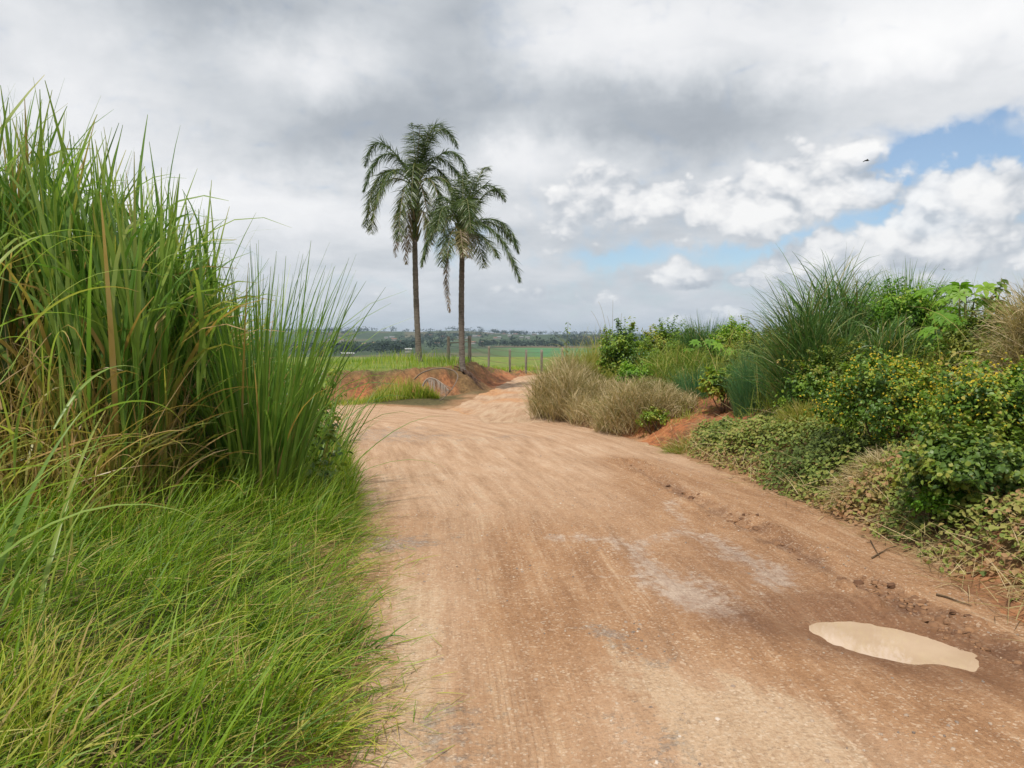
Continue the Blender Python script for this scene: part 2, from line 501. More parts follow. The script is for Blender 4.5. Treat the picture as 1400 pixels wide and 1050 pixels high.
# ground: soil, turf, red clay, crop, distant patchwork, all by what grows where
def ground_mat():
    mt, N = new_mat('earth_and_turf')
    ob = N.node('ShaderNodeTexCoord').outputs['Object']
    n1 = N.noise(ob, 1.1, 6, .6); n2 = N.noise(ob, 9., 6, .65); n3 = N.noise(ob, 45., 4, .6)
    soil = N.ramp(N.add(N.mul(n1, .5), N.mul(n2, .35), N.mul(n3, .15)), [(.35, (.17, .09, .045)), (.5, (.29, .165, .085)), (.66, (.42, .28, .165))])
    clay = N.ramp(N.add(N.mul(n1, .45), N.mul(n2, .55)), [(.36, (.085, .045, .03)), (.45, (.20, .08, .04)), (.54, (.36, .135, .055)), (.66, (.46, .22, .10))])
    litter = N.ramp(n2, [(.35, (.045, .04, .018)), (.55, (.10, .085, .035)), (.7, (.19, .15, .07))])
    turf = N.ramp(N.add(N.mul(n1, .5), N.mul(n2, .5)), [(.36, (.07, .11, .022)), (.5, (.13, .19, .035)), (.66, (.26, .26, .07))])
    c_ = N.mix(N.attr('litter'), soil, litter)
    c_ = N.mix(N.attr('clay'), c_, clay)
    c_ = N.mix(N.attr('turf'), c_, turf)
    mpp = N.node('ShaderNodeMapping'); N.put(mpp.inputs[0], ob); mpp.inputs['Scale'].default_value = (.004, .02, 1)
    ncrop = N.noise(mpp.outputs[0], 1.0, 6, .6)
    crop = N.ramp(ncrop, [(.35, (.045, .135, .05)), (.5, (.06, .17, .06)), (.65, (.10, .20, .075))])
    c_ = N.mix(N.attr('crop'), c_, crop)
    patch = N.node('ShaderNodeTexVoronoi'); mp2 = N.node('ShaderNodeMapping'); N.put(mp2.inputs[0], ob); mp2.inputs['Scale'].default_value = (.0075, .0042, 0)
    wob = N.node('ShaderNodeVectorMath', operation='ADD'); N.put(wob.inputs[0], mp2.outputs[0])
    wv = N.node('ShaderNodeVectorMath', operation='SCALE'); N.put(wv.inputs[0], N.noise(ob, .004, 3, color=True)); wv.inputs['Scale'].default_value = .9
    N.t.links.new(wv.outputs[0], wob.inputs[1])
    N.t.links.new(wob.outputs[0], patch.inputs['Vector']); patch.inputs['Scale'].default_value = 1.0
    pr = N.node('ShaderNodeSeparateColor'); N.t.links.new(patch.outputs['Color'], pr.inputs[0])
    fields = N.ramp(pr.outputs[0], [(.0, (.020, .042, .020)), (.3, (.035, .062, .028)), (.5, (.05, .075, .034)), (.66, (.028, .055, .025)), (.82, (.11, .09, .055)), (.93, (.14, .08, .05))], 'CONSTANT')
    fields = N.mix(.35, fields, N.ramp(N.noise(ob, .03, 5), [(.3, (.03, .055, .022)), (.7, (.13, .15, .06))]))
    c_ = N.mix(N.attr('fields'), c_, fields)
    p = N.node('ShaderNodeBsdfPrincipled'); N.put(p.inputs['Base Color'], c_); p.inputs['Roughness'].default_value = .95; p.inputs['Specular IOR Level'].default_value = .15
    b = N.node('ShaderNodeBump'); b.inputs['Strength'].default_value = .9; b.inputs['Distance'].default_value = .05
    N.put(b.inputs['Height'], N.add(N.mul(n2, .7), N.mul(n3, .3))); N.t.links.new(b.outputs[0], p.inputs['Normal'])
    finish(N, p.outputs[0])
    return mt

def road_mat():
    mt, N = new_mat('packed_dirt')
    ob = N.node('ShaderNodeTexCoord').outputs['Object']
    u, v = N.attr('across'), N.attr('along')
    uv = N.comb(u, N.mul(v, .13), 0.0)
    streak = N.noise(uv, 5.5, 8, .66)
    big = N.noise(ob, .55, 5, .55); mid = N.noise(ob, 3.2, 7, .62, .4); fine = N.noise(ob, 38., 5, .7); grit = N.noise(ob, 150., 3, .6)
    clump = N.noise(ob, 13., 6, .7)
    tan = N.ramp(N.add(N.mul(streak, .55), N.mul(mid, .08), N.mul(clump, .15), N.mul(fine, .22)), [(.38, (.28, .165, .090)), (.46, (.405, .248, .144)), (.53, (.475, .306, .190)), (.62, (.565, .41, .285))])
    brown = N.ramp(N.add(N.mul(mid, .12), N.mul(fine, .26), N.mul(streak, .42), N.mul(clump, .2)), [(.38, (.21, .105, .050)), (.47, (.31, .165, .080)), (.53, (.375, .212, .110)), (.62, (.46, .29, .165))])
    dmp = N.m('MULTIPLY_ADD', N.sub(mid, .5), .5, N.attr('damp'))
    dmp = N.m('MULTIPLY_ADD', N.sub(streak, .5), 1.0, dmp)
    dmpf = N.sstep(.10, .80, dmp)
    c_ = N.mix(dmpf, tan, brown)
    snd = N.sstep(.35, .7, N.add(N.attr('sand'), N.mul(N.sub(mid, .5), .7), N.mul(N.sub(streak, .5), 1.9), N.mul(N.sub(clump, .5), .8)))
    c_ = N.mix(N.mul(snd, .7), c_, N.ramp(fine, [(.3, (.36, .235, .14)), (.5, (.48, .34, .215)), (.7, (.60, .45, .31))]))
    ora = N.sstep(.3, .8, N.add(N.attr('ochre'), N.mul(N.sub(mid, .5), 1.0)))
    c_ = N.mix(N.mul(ora, .8), c_, N.ramp(mid, [(.35, (.36, .15, .055)), (.6, (.52, .26, .10))]))
    # dried pale crust
    crn = N.noise(uv, 7., 8, .7, 1.2)
    pale = N.sstep(.22, .70, N.add(N.attr('pale'), N.mul(N.sub(crn, .5), 1.1), N.mul(N.sub(clump, .5), 1.2), N.mul(N.sub(fine, .5), .5)))
    c_ = N.mix(N.mul(pale, .75), c_, N.ramp(clump, [(.35, (.34, .25, .195)), (.6, (.49, .395, .32))]))
    # grey crushed stone
    vor = N.node('ShaderNodeTexVoronoi'); N.put(vor.inputs['Vector'], ob); vor.inputs['Scale'].default_value = 55.
    gs = N.node('ShaderNodeSeparateColor'); N.t.links.new(vor.outputs['Color'], gs.inputs[0])
    stone = N.ramp(gs.outputs[0], [(.0, (.16, .14, .13)), (.5, (.27, .22, .19)), (.85, (.42, .35, .29)), (1., (.6, .55, .5))])
    gr = N.sstep(.40, .85, N.add(N.attr('gravel'), N.mul(N.sub(mid, .5), 1.0), N.mul(N.sub(clump, .5), 1.3), N.mul(N.sub(fine, .5), 1.2)))
    c_ = N.mix(N.mul(gr, .68), c_, stone)
    c_ = N.mix(N.attr('mud'), c_, N.ramp(N.add(N.mul(mid, .4), N.mul(fine, .6)), [(.35, (.095, .045, .024)), (.6, (.21, .105, .055))]))
    # scattered dark grit and pale chips
    c_ = N.mix(N.mul(N.sstep(.56, .68, fine), .55), c_, N.mix(1.0, c_, (.5, .48, .46), 'MULTIPLY'))
    c_ = N.mix(N.mul(N.sstep(.62, .72, grit), .5), c_, (.52, .42, .33))
    c_ = N.mix(N.mul(N.sstep(.40, .30, grit), .45), c_, N.mix(1.0, c_, (.5, .46, .43), 'MULTIPLY'))
    # fine drag lines along the wheel paths, and grains of different stone
    lines = N.noise(N.comb(u, N.mul(v, .025), 0.0), 24., 5, .65)
    lamt = N.sstep(.38, .60, N.add(N.mul(mid, .6), N.mul(big, .4)))
    c_ = N.mix(N.mul(N.mul(N.sstep(.56, .40, lines), .30), lamt), c_, N.mix(1.0, c_, (.68, .62, .57), 'MULTIPLY'))
    c_ = N.mix(N.mul(N.mul(N.sstep(.54, .68, lines), .30), lamt), c_, (.60, .46, .32))
    vg = N.node('ShaderNodeTexVoronoi'); N.put(vg.inputs['Vector'], ob); vg.inputs['Scale'].default_value = 85.
    gg = N.node('ShaderNodeSeparateColor'); N.t.links.new(vg.outputs['Color'], gg.inputs[0])
    amt = N.lin(.35, .65, .15, 1.0, N.add(N.mul(clump, .5), N.mul(mid, .5)))
    c_ = N.mix(N.mul(N.mul(N.sstep(.80, .86, gg.outputs[0]), .55), amt), c_, N.mix(1.0, c_, (.55, .52, .50), 'MULTIPLY'))
    c_ = N.mix(N.mul(N.mul(N.sstep(.14, .08, gg.outputs[0]), .50), amt), c_, (.66, .54, .41))
    # ribbed tyre print
    rib = N.m('SINE', N.mul(N.add(u, N.mul(N.sub(mid, .5), .008), N.mul(N.sub(clump, .5), .004)), 105.))
    rib = N.mul(N.mul(N.m('POWER', N.m('ABSOLUTE', rib), .7), N.attr('tread')), N.sstep(.36, .50, N.add(mid, N.mul(N.sub(clump, .5), .5))))
    rib = N.mul(rib, N.sstep(.36, .56, streak))
    c_ = N.mix(N.mul(rib, .24), c_, (.56, .42, .29))
    wet = N.m('MAXIMUM', N.attr('wet'), 0.0)
    c_ = N.mix(wet, c_, N.mix(1.0, c_, (.50, .40, .34), 'MULTIPLY'))
    p = N.node('ShaderNodeBsdfPrincipled'); N.put(p.inputs['Base Color'], c_)
    N.put(p.inputs['Roughness'], N.lin(0, 1, .92, .42, wet)); p.inputs['Specular IOR Level'].default_value = .3
    hgt = N.add(N.mul(mid, .2), N.mul(clump, .35), N.mul(fine, .55), N.mul(grit, .2), N.mul(streak, .6), N.mul(lines, .7), N.mul(N.mul(gg.outputs[1], amt), .35), N.mul(rib, .30), N.mul(N.mul(gr, gs.outputs[0]), .5))
    b = N.node('ShaderNodeBump'); b.inputs['Strength'].default_value = .8; b.inputs['Distance'].default_value = .022
    N.put(b.inputs['Height'], hgt); N.t.links.new(b.outputs[0], p.inputs['Normal'])
    finish(N, p.outputs[0])
    return mt

# ------------------------------------------------------------------ ground and road sheets
def polar_grid(angs, rads):
    A, Rr = np.meshgrid(angs, rads, indexing='ij')
    X, Y = np.sin(A) * Rr, np.cos(A) * Rr
    na, nr = A.shape
    idx = np.arange(na * nr).reshape(na, nr)
    Fq = np.stack([idx[:-1, :-1], idx[:-1, 1:], idx[1:, 1:], idx[1:, :-1]], -1).reshape(-1, 4)
    return X.ravel(), Y.ravel(), Fq
def radii(spans):
    r = [spans[0][0]]
    for a, b, k in spans:
        while r[-1] < b: r.append(r[-1] * (1 + k))
    return np.array(r)
ang = np.concatenate([np.radians(np.arange(-180, -46, 2.)), np.radians(np.arange(-46, 46, .22)), np.radians(np.arange(46, 180.1, 2.))])
X, Y, Fq = polar_grid(ang, radii([(.4, 2, .06), (2, 60, .012), (60, 6000, .03)]))
s, u, v, km = road_sd(X, Y)
Z = H(X, Y) - .07 * ss(0, .35, s)
out = np.maximum(-s, 0)
bs = bank_sd(X, Y) + .22 * fbm(X * 1.3, Y * 1.3, 21, 4)
clay = ss(-.6, -.1, bs) * (1 - ss(.75, 1.15, bs + .35 * fbm(X * 1.2, Y * 1.2, 61, 3))) * (1 - ss(40, 46, Y))
rs = gnd(930, 602)
clay = np.maximum(clay, np.clip(1.6 * (bl(X, Y, rs[0], rs[1] + .2, 1.3, 1.4) + fbm(X * 2, Y * 2, 62, 3) * 1.3) - .3, 0, 1) * (X > 0))
clay = np.maximum(clay, ss(-.2, .2, .8 - np.abs(out - .4) + .8 * fbm(X * .7, Y * .7, 63, 3)) * ss(24, 27, Y) * (1 - ss(44, 52, Y)))
turf = ss(.7, 1.3, bs + .3 * fbm(X, Y, 64, 3)) * (1 - clay)
turf = np.maximum(turf, ss(34, 40, Y) * ss(.6, 1.2, out))
left = (X < -.3) & (Y < 21)
mound = np.clip(1.9 * bl(X, Y, -.9, 26.2, 1.3, 1.6) + .8 * fbm(X * 1.5, Y * 1.5, 68, 3), 0, 1) * (bs > -.9)
mound = np.maximum(mound, 1. * ss(.25, .7, bs + .3 * fbm(X * 2, Y * 2, 69, 3)) * ss(1.4, 1.0, bs)); mound = np.maximum(mound, ss(.05, .3, fbm(X * .9, Y * .9, 70, 3)) * .7 * (bs > -.6) * (bs < 1.2))
turf = turf * (1 - mound)
litter = ss(.1, .7, out + .3 * fbm(X * 2, Y * 2, 65, 3)) * (1 - turf) * (1 - .9 * clay)
clay = clay * (1 - .8 * mound); litter = np.maximum(litter, .8 * mound)
bx = X + .06 * Y
crop = ss(110, 200, Y) * ss(-30, 60, X + .05 * Y + 25 * fbm(X / 60, Y / 200, 66, 2)) * (1 - ss(840, 900, Y + 60 * fbm(X / 120, 0 * X, 67, 2)))
fields = ss(110, 240, Y) * (1 - crop)
GROUND = mesh_np('ground', np.stack([X, Y, Z], 1), Fq, ground_mat(), dict(clay=clay, turf=turf, litter=litter, crop=crop, fields=fields))
GROUND['kind'] = 'structure'; GROUND['label'] = 'reddish soil, turf and fields around the dirt road'

X, Y, Fq = polar_grid(np.radians(np.concatenate([np.arange(-100, -46, 1.), np.arange(-46, 46, .13), np.arange(46, 100, 1.)])), radii([(.6, 2, .03), (2, 62, .0078)]))
s, u, v, km = road_sd(X, Y)
keepf = (s[Fq] > -.30).any(1)
used = np.zeros(len(X), bool); used[Fq[keepf].ravel()] = True
rm = np.cumsum(used) - 1
Fq = rm[Fq[keepf]]; X, Y, s, u, v, km = [a[used] for a in (X, Y, s, u, v, km)]
Z = H(X, Y) + .012 + np.minimum(s - .05, 0) * .22 + .02 * fbm(X * 7, Y * 7, 71, 3) * ss(.15, -.1, s)
def gb(px, py, rx, ry, rot=0., amp=1.):
    q = gnd(px, py); return amp * bl(X, Y, q[0], q[1], rx, ry, rot)
rd = polydist(X, Y, RUT)
pr = pud_r(X, Y)
rside = ss(.2, 1.2, u) * km
damp = .43 + .45 * fbm(X * .5, Y * .5, 81, 3) + .40 * rside * ss(14, 9, Y) + gb(740, 830, .55, 1.6, 0, .35) + gb(1000, 720, .9, 1.0, 0, .2) + .45 * ss(2.6, 1.1, pr) - .42 * ss(7, 12, Y)
damp = damp - gb(560, 900, .35, 2.5, 0, .5) - gb(640, 640, 1.2, 3.0, 0, .25) - gb(960, 1000, .5, .8, .4, .45)
damp = damp + .75 * np.exp(-(rd / .40) ** 2) + gb(1150, 920, .7, .5, -.5, .55) + gb(1330, 800, .6, .8, .3, .45)
sand = gb(565, 860, .30, 2.2, .12, .75) + gb(930, 980, .30, .9, .35, .8) + gb(1120, 1010, .35, .6, .3, .7) + gb(640, 600, 1.6, 3., 0, .45) + .55 * (~km) + gb(700, 690, .8, 1.6, 0, .4) - .1
ochre = (~km) * (.35 + .6 * fbm(X * .6, Y * .6, 82, 3)) + gb(650, 535, 1.2, 2.0, 0, .9) + gb(1060, 640, .5, 1.6, -.5, .3) * rside
def vein(pts, wd, amp):
    q = [tuple(gnd(*p_)[:2]) for p_ in pts]
    return amp * np.exp(-((polydist(X + .10 * fbm(X * 2.2, Y * 2.2, 86, 4), Y + .10 * fbm(X * 2.2, Y * 2.2, 87, 4), q) / wd) ** 2))
pale = vein([(760, 740), (800, 742), (840, 742), (875, 760), (905, 795), (940, 820)], .16, .50)
pale = np.maximum(pale, vein([(860, 752), (900, 742), (940, 728), (920, 700), (915, 688)], .12, .44))
pale = np.maximum(pale, vein([(935, 728), (985, 745), (1030, 775), (1070, 800)], .15, .42))
pale = np.maximum(pale, vein([(805, 794), (850, 792), (900, 796)], .045, .46))
pale = pale + gb(965, 815, .36, .40, -.4, .44) + gb(985, 845, .22, .2, 0, .36) + gb(990, 760, .35, .5, -.5, .22) + gb(1080, 790, .15, .6, -.6, .25)
gravel = gb(530, 595, 1.1, 1.5, .3, .55) + gb(540, 745, .35, .35, 0, .62) + gb(815, 868, .14, .25, .4, .42) + gb(880, 900, .15, .35, .4, .32) + gb(480, 680, .5, 1.2, 0, .42) + gb(700, 600, 1.2, .7, .2, .35) + gb(620, 1000, .25, .5, 0, .45) + gb(900, 1010, .2, .4, .3, .45) + gb(640, 720, .5, .8, 0, .2) + .08
mud = np.exp(-(rd / .16) ** 2) * np.clip(.45 + 1.2 * fbm(X * 5, Y * 5, 83, 3), 0, 1) * ss(11, 8, Y) * .85
wet = np.maximum(.75 * ss(2.4, 1.02, pr + .5 * fbm(X * 3, Y * 3, 88, 3)), .35 * gb(1010, 780, .6, .8))
tread = .8 * np.exp(-((u + 1.22 + .10 * np.sin(v * .5)) / .17) ** 2) * ss(13, 9, Y) * ss(-.1, .2, fbm(X * .9, Y * .9, 84, 2) + .25)
ROAD = mesh_np('dirt_road', np.stack([X, Y, Z], 1), Fq, road_mat(), dict(across=u, along=v, damp=damp, sand=sand, ochre=ochre, pale=pale, gravel=gravel, mud=mud, wet=wet, tread=tread))
ROAD['kind'] = 'structure'; ROAD['label'] = 'tan unpaved dirt road bending left with a branch to the field'

# puddle
mt, N = new_mat('muddy_water')
ob = N.node('ShaderNodeTexCoord').outputs['Object']
p = N.node('ShaderNodeBsdfPrincipled')
N.put(p.inputs['Base Color'], N.ramp(N.noise(ob, 3., 4), [(.3, (.43, .30, .20)), (.7, (.52, .38, .265))]))
p.inputs['Roughness'].default_value = .04; p.inputs['IOR'].default_value = 1.45; p.inputs['Specular IOR Level'].default_value = .5
finish(N, p.outputs[0])
gx, gy = np.meshgrid(np.linspace(PUD[0] - .85, PUD[0] + .85, 60), np.linspace(PUD[1] - .8, PUD[1] + .8, 60), indexing='ij')
idx = np.arange(3600).reshape(60, 60)
fq = np.stack([idx[:-1, :-1], idx[1:, :-1], idx[1:, 1:], idx[:-1, 1:]], -1).reshape(-1, 4)
fq = fq[(pud_r(gx.ravel()[fq], gy.ravel()[fq]) < 1.18).all(1) & (gx.ravel()[fq].mean(1) < PUD[0] + .60)]
us = np.unique(fq); rmap = np.zeros(3600, int); rmap[us] = np.arange(len(us))
PUDDLE = mesh_np('puddle', np.stack([gx.ravel()[us], gy.ravel()[us], np.full(len(us), PUD_Z + .012)], 1), rmap[fq], mt)
PUDDLE['kind'] = 'structure'; PUDDLE['label'] = 'milky brown rain puddle on the right side of the road'
# ------------------------------------------------------------------ plant materials
M_CANE = leaf_mat('cane_grass_blade', [(0, (.055, .135, .025)), (.35, (.14, .26, .042)), (.62, (.27, .37, .075)), (.80, (.38, .36, .085)), (.92, (.42, .27, .09)), (1, (.46, .32, .16))], rough=.38, trans=.45, spec=.5, patch=.35, pscale=2.5)
M_TURF = leaf_mat('verge_grass_blade', [(0, (.065, .145, .012)), (.35, (.175, .29, .018)), (.62, (.33, .41, .034)), (.82, (.45, .40, .09)), (1, (.46, .34, .15))], rough=.5, trans=.4)
M_DARKG = leaf_mat('dark_clump_blade', [(0, (.035, .09, .026)), (.5, (.085, .18, .045)), (.8, (.16, .26, .07)), (1, (.34, .28, .12))], rough=.42, trans=.3)
M_BLUEG = leaf_mat('bluish_clump_blade', [(0, (.045, .13, .055)), (.5, (.085, .21, .085)), (.8, (.16, .27, .085)), (1, (.36, .30, .12))], rough=.45, trans=.3)
M_STRAW = leaf_mat('dry_straw_stalk', [(0, (.13, .15, .03)), (.25, (.28, .23, .09)), (.5, (.44, .34, .175)), (.8, (.56, .44, .26)), (1, (.62, .51, .34))], rough=.7, trans=.25)
M_YELG = leaf_mat('yellowing_grass_blade', [(0, (.10, .19, .020)), (.4, (.22, .29, .036)), (.75, (.38, .35, .07)), (1, (.48, .37, .15))], rough=.6, trans=.35)
M_LEAF = leaf_mat('green_leaf', [(0, (.050, .11, .014)), (.35, (.115, .215, .024)), (.65, (.21, .315, .036)), (.88, (.33, .36, .05)), (1, (.40, .30, .07))], rough=.45, trans=.35)
M_BRITE = leaf_mat('bright_green_leaf', [(0, (.08, .19, .018)), (.5, (.16, .32, .028)), (.85, (.29, .42, .045)), (1, (.42, .40, .06))], rough=.45, trans=.4)
M_DULL = leaf_mat('olive_leaf', [(0, (.065, .10, .016)), (.4, (.15, .20, .026)), (.7, (.25, .27, .040)), (.9, (.35, .29, .06)), (1, (.40, .29, .10))], rough=.55, trans=.3)
M_VINE = leaf_mat('dusty_vine_leaf', [(0, (.075, .11, .020)), (.35, (.16, .215, .036)), (.6, (.26, .28, .060)), (.8, (.32, .24, .085)), (1, (.36, .20, .10))], rough=.65, trans=.25)
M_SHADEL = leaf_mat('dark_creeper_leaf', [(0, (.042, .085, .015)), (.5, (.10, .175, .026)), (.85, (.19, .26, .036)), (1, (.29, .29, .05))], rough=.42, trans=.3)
M_YFLOW = leaf_mat('yellow_petal', [(0, (.40, .29, .012)), (.5, (.56, .42, .018)), (1, (.66, .52, .04))], rough=.6, trans=.3)
M_STEM = solid_mat('woody_stem', (.07, .045, .025), (.17, .115, .065), 20)
M_GSTEM = solid_mat('green_stem', (.07, .10, .03), (.16, .15, .06), 12)
M_FROND = leaf_mat('palm_leaflet', [(0, (.028, .055, .014)), (.4, (.060, .105, .024)), (.7, (.125, .16, .040)), (.85, (.22, .19, .075)), (1, (.29, .215, .15))], rough=.38, trans=.22, spec=.5)
M_TRUNK = solid_mat('palm_bark', (.06, .05, .042), (.24, .205, .17), 5, bump=.02, stretch=(1.5, 1.5, 9))
M_POST = solid_mat('weathered_post', (.11, .095, .078), (.31, .27, .22), 6, bump=.01, stretch=(4, 4, .7))
M_WIRE = solid_mat('rusty_wire', (.12, .09, .075), (.25, .2, .17), 20)
M_FAR = leaf_mat('distant_foliage', [(0, (.010, .026, .014)), (.5, (.018, .040, .019)), (1, (.035, .062, .024))], rough=.7, trans=.1, pscale=.02)

def cum(t): return lambda s: t[0] + (t[1] - t[0]) * s
TAU = 2 * math.pi
def hv(x, y): return H(np.asarray(x), np.asarray(y), True)

# ------------------------------------------------------------------ tall cane grass on the left
def culm_stand(buf, rng, bx_, by_, ht, lf=6, wide=.026, leanmax=.16, dry=.35, lean_az=None):
    """upright stems with long erect leaves; ht = height of the leaf tips"""
    n = len(bx_)
    bz = hv(bx_, by_) - .03
    az = rng.uniform(0, TAU, n) if lean_az is None else lean_az
    ln = np.abs(rng.normal(0, leanmax, n))
    ch = ht * rng.uniform(.42, .62, n)
    base = np.stack([bx_, by_, bz], 1)
    tn = rng.uniform(.25, .55, n)
    blades(buf, base, ch * 1.15, az, ln, rng.uniform(0, .15, n), .016, tn, 5, lambda s: .42 * (1 - s) ** 1.5, roll=rng.uniform(0, 3, n))
    for k in range(lf):
        f = rng.uniform(.25, 1.0, n) if k < lf - 2 else rng.uniform(.8, 1.0, n)
        r = ch * f
        p = base + np.stack([np.sin(az) * np.sin(ln) * r, np.cos(az) * np.sin(ln) * r, np.cos(ln) * r], 1)
        L = np.minimum((ht - ch * f) * rng.uniform(.72, 1.06, n), 1.75) * rng.uniform(.85, 1.0, n)
        lean = np.abs(rng.normal(.10, .13, n)) + .03
        droop = np.where(rng.random(n) < .33, rng.uniform(.8, 2.4, n), rng.uniform(.02, .38, n))
        lowdry = (f < .5) & (rng.random(n) < dry)
        tn2 = np.where(lowdry | (rng.random(n) < .035), rng.uniform(.75, .98, n), rng.uniform(.15, .68, n))
        droop = np.where(lowdry, rng.uniform(1.0, 2.4, n), droop)
        blades(buf, p, L, rng.uniform(0, TAU, n), lean, droop, rng.uniform(.6, 1.25, n) * wide, tn2, 7,
               lambda s: .10 * (s - .5) + .10 * ss(.85, 1, s), roll=rng.uniform(-.9, .9, n), fold=False)

rng = np.random.default_rng(11)
b = Buf()
N_ = 1300
yy = 5.4 + 9.6 * rng.random(N_) ** 1.15
xr = np.interp(yy, [5.4, 6, 8, 10, 12, 15], [-2.6, -2.62, -3.05, -3.55, -4.1, -5.0])
xx = xr - rng.random(N_) ** 1.2 * 2.9
# tussocks: pull stems together
tx, ty = np.round(xx / .55) * .55, np.round(yy / .6) * .6
jit = .16 * vn(tx * 3.3, ty * 3.7, 5)
xx = xx + (tx + jit - xx) * .5; yy = yy + (ty - jit - yy) * .5
hh = np.interp(yy, [5.3, 6, 7.5, 9, 11, 13, 15], [3.75, 3.6, 3.2, 2.75, 2.3, 1.95, 1.75]) * rng.uniform(.82, 1.10, N_) * (1 + .22 * vn(xx * .9, yy * .9, 7))
hh *= np.interp(xr - xx, [0, .3, 1.2], [.74, .86, 1.0])
culm_stand(b, rng, xx, yy, hh, wide=.046)
o = b.build('tall_grass', M_CANE); tag(o, 'dense stand of tall green cane grass with brown bases along the left verge', 'tall grass', kind='stuff')

# the separate clump that stands by the wheel track
rng = np.random.default_rng(12)
def radial_clump(name, label, cat, cx, cy_, r, n, ht, mat, wide=.02, lean=.22, tints=(.15, .6), droopy=.25, dry=.10, group=None, nseg=7, droopr=(.7, 2.0), seed=1, dt=lambda s: .25 * (1 - s) ** 3, zoff=0):
    rng = np.random.default_rng(seed)
    b = Buf()
    a = rng.uniform(0, TAU, n); q = np.sqrt(rng.random(n)) * r
    bx_, by_ = cx + np.sin(a) * q, cy_ + np.cos(a) * q
    base = np.stack([bx_, by_, hv(bx_, by_) - .03 + zoff], 1)
    az = a + rng.normal(0, .7, n)
    ln = np.abs(rng.normal(0, lean * .55, n)) + lean * .9 * q / r
    dr = np.where(rng.random(n) < droopy, rng.uniform(*droopr, n), rng.uniform(.03, .5, n))
    tn = np.where(rng.random(n) < dry, rng.uniform(.82, 1, n), rng.uniform(*tints, n))
    blades(b, base, ht * rng.uniform(.5, 1.05, n), az, ln, dr, wide * rng.uniform(.55, 1.2, n), tn, nseg, dt, roll=rng.uniform(-1, 1, n), power=2.0)
    z0 = float(hv(np.array([cx]), np.array([cy_]))[0]) + zoff
    o = b.build(name, mat, origin=(cx, cy_, z0)); o.location = (cx, cy_, z0)
    return tag(o, label, cat, group)
q = gnd(352, 716)
radial_clump('grass_clump', 'upright fan of narrow green cane grass standing apart at the left road edge', 'grass clump', q[0], q[1], .30, 480, 2.30, M_CANE, .028, .25, (.15, .52), .16, .05, seed=21, droopr=(.6, 1.9), dt=lambda s: .30 * (1 - s) ** 3)
q = gnd(418, 668)
radial_clump('grass_clump', 'lower leaning tuft of cane grass right behind the upright fan by the road', 'grass clump', q[0] - .05, q[1], .35, 200, 1.75, M_CANE, .020, .40, (.12, .5), .30, .06, seed=22)
q = gnd(300, 640)
radial_clump('grass_clump', 'cane grass tuft half hidden between the big left stand and the upright fan', 'grass clump', q[0], q[1] + .3, .5, 300, 2.2, M_CANE, .028, .25, (.12, .5), .30, .08, seed=23)

# coarse broad blades close to the lens at the left
rng = np.random.default_rng(14); b = Buf(); n = 30
bx_ = rng.uniform(-2.75, -1.95, n); by_ = rng.uniform(2.5, 3.5, n)
base = np.stack([bx_, by_, hv(bx_, by_)], 1)
blades(b, base, rng.uniform(.7, 1.5, n), rng.normal(1.1, .9, n), np.abs(rng.normal(.25, .2, n)), rng.uniform(.3, 1.9, n), rng.uniform(.022, .036, n), rng.uniform(.35, .7, n), 12, lambda s: .25 * ss(.8, 1, s), roll=rng.uniform(-.7, .7, n), fold=True)
n = 18
bx_ = rng.uniform(-3.1, -2.3, n); by_ = rng.uniform(3.1, 4.2, n)
base = np.stack([bx_, by_, hv(bx_, by_) + rng.uniform(.4, 1.5, n)], 1)
blades(b, base, rng.uniform(.6, 1.0, n), rng.normal(1.3, .8, n), np.abs(rng.normal(.45, .25, n)), rng.uniform(1.0, 2.2, n), rng.uniform(.016, .028, n), rng.uniform(.45, .72, n), 12, lambda s: .3 * ss(.7, 1, s), roll=rng.uniform(-.7, .7, n), fold=True)
n = 10
bx_ = rng.uniform(-3.1, -2.3, n); by_ = rng.uniform(3.1, 4.2, n); base2 = np.stack([bx_, by_, hv(bx_, by_)], 1)
blades(b, base2, rng.uniform(1.6, 2.3, n), rng.uniform(0, TAU, n), np.abs(rng.normal(.08, .06, n)), .15, .018, rng.uniform(.4, .6, n), 6, lambda s: .3 * (1 - s), roll=rng.uniform(0, 3, n))
o = b.build('broad_grass_tuft', M_CANE, origin=(-2.4, 3.2, .3)); o.location = (-2.4, 3.2, .3)
tag(o, 'broad pale green grass blades arching in from the left edge of the photo', 'grass clump')

# dead leaves fallen at the foot of the stand
rng = np.random.default_rng(15); b = Buf(); n = 620
yy = rng.uniform(4.6, 7.0, n); xx = np.interp(yy, [4.6, 5.4, 6, 7.2], [-2.5, -2.6, -2.45, -2.5]) - rng.random(n) * 2.2
base = np.stack([xx, yy, hv(xx, yy) + rng.uniform(.0, .75, n) ** 1.3], 1)
blades(b, base, rng.uniform(.35, .95, n), rng.normal(1.9, 1.0, n), rng.uniform(.5, 1.3, n), rng.uniform(.3, 1.3, n), rng.uniform(.008, .022, n), rng.uniform(.66, 1.0, n), 6, roll=rng.uniform(-1.2, 1.2, n))
n = 1100
yy = rng.uniform(5.1, 6.6, n); xx = np.interp(yy, [5, 6, 7], [-2.75, -2.65, -2.8]) - rng.random(n) * 2.3
base = np.stack([xx, yy, hv(xx, yy) + 1.15 * rng.random(n) ** 1.6], 1)
blades(b, base, rng.uniform(.3, .8, n), rng.normal(2.4, 1.3, n), np.abs(rng.normal(.35, .3, n)), rng.uniform(.4, 2.3, n), rng.uniform(.010, .024, n), np.clip(rng.normal(.9, .1, n), .6, 1), 6, roll=rng.uniform(-1.2, 1.2, n))
n = 420
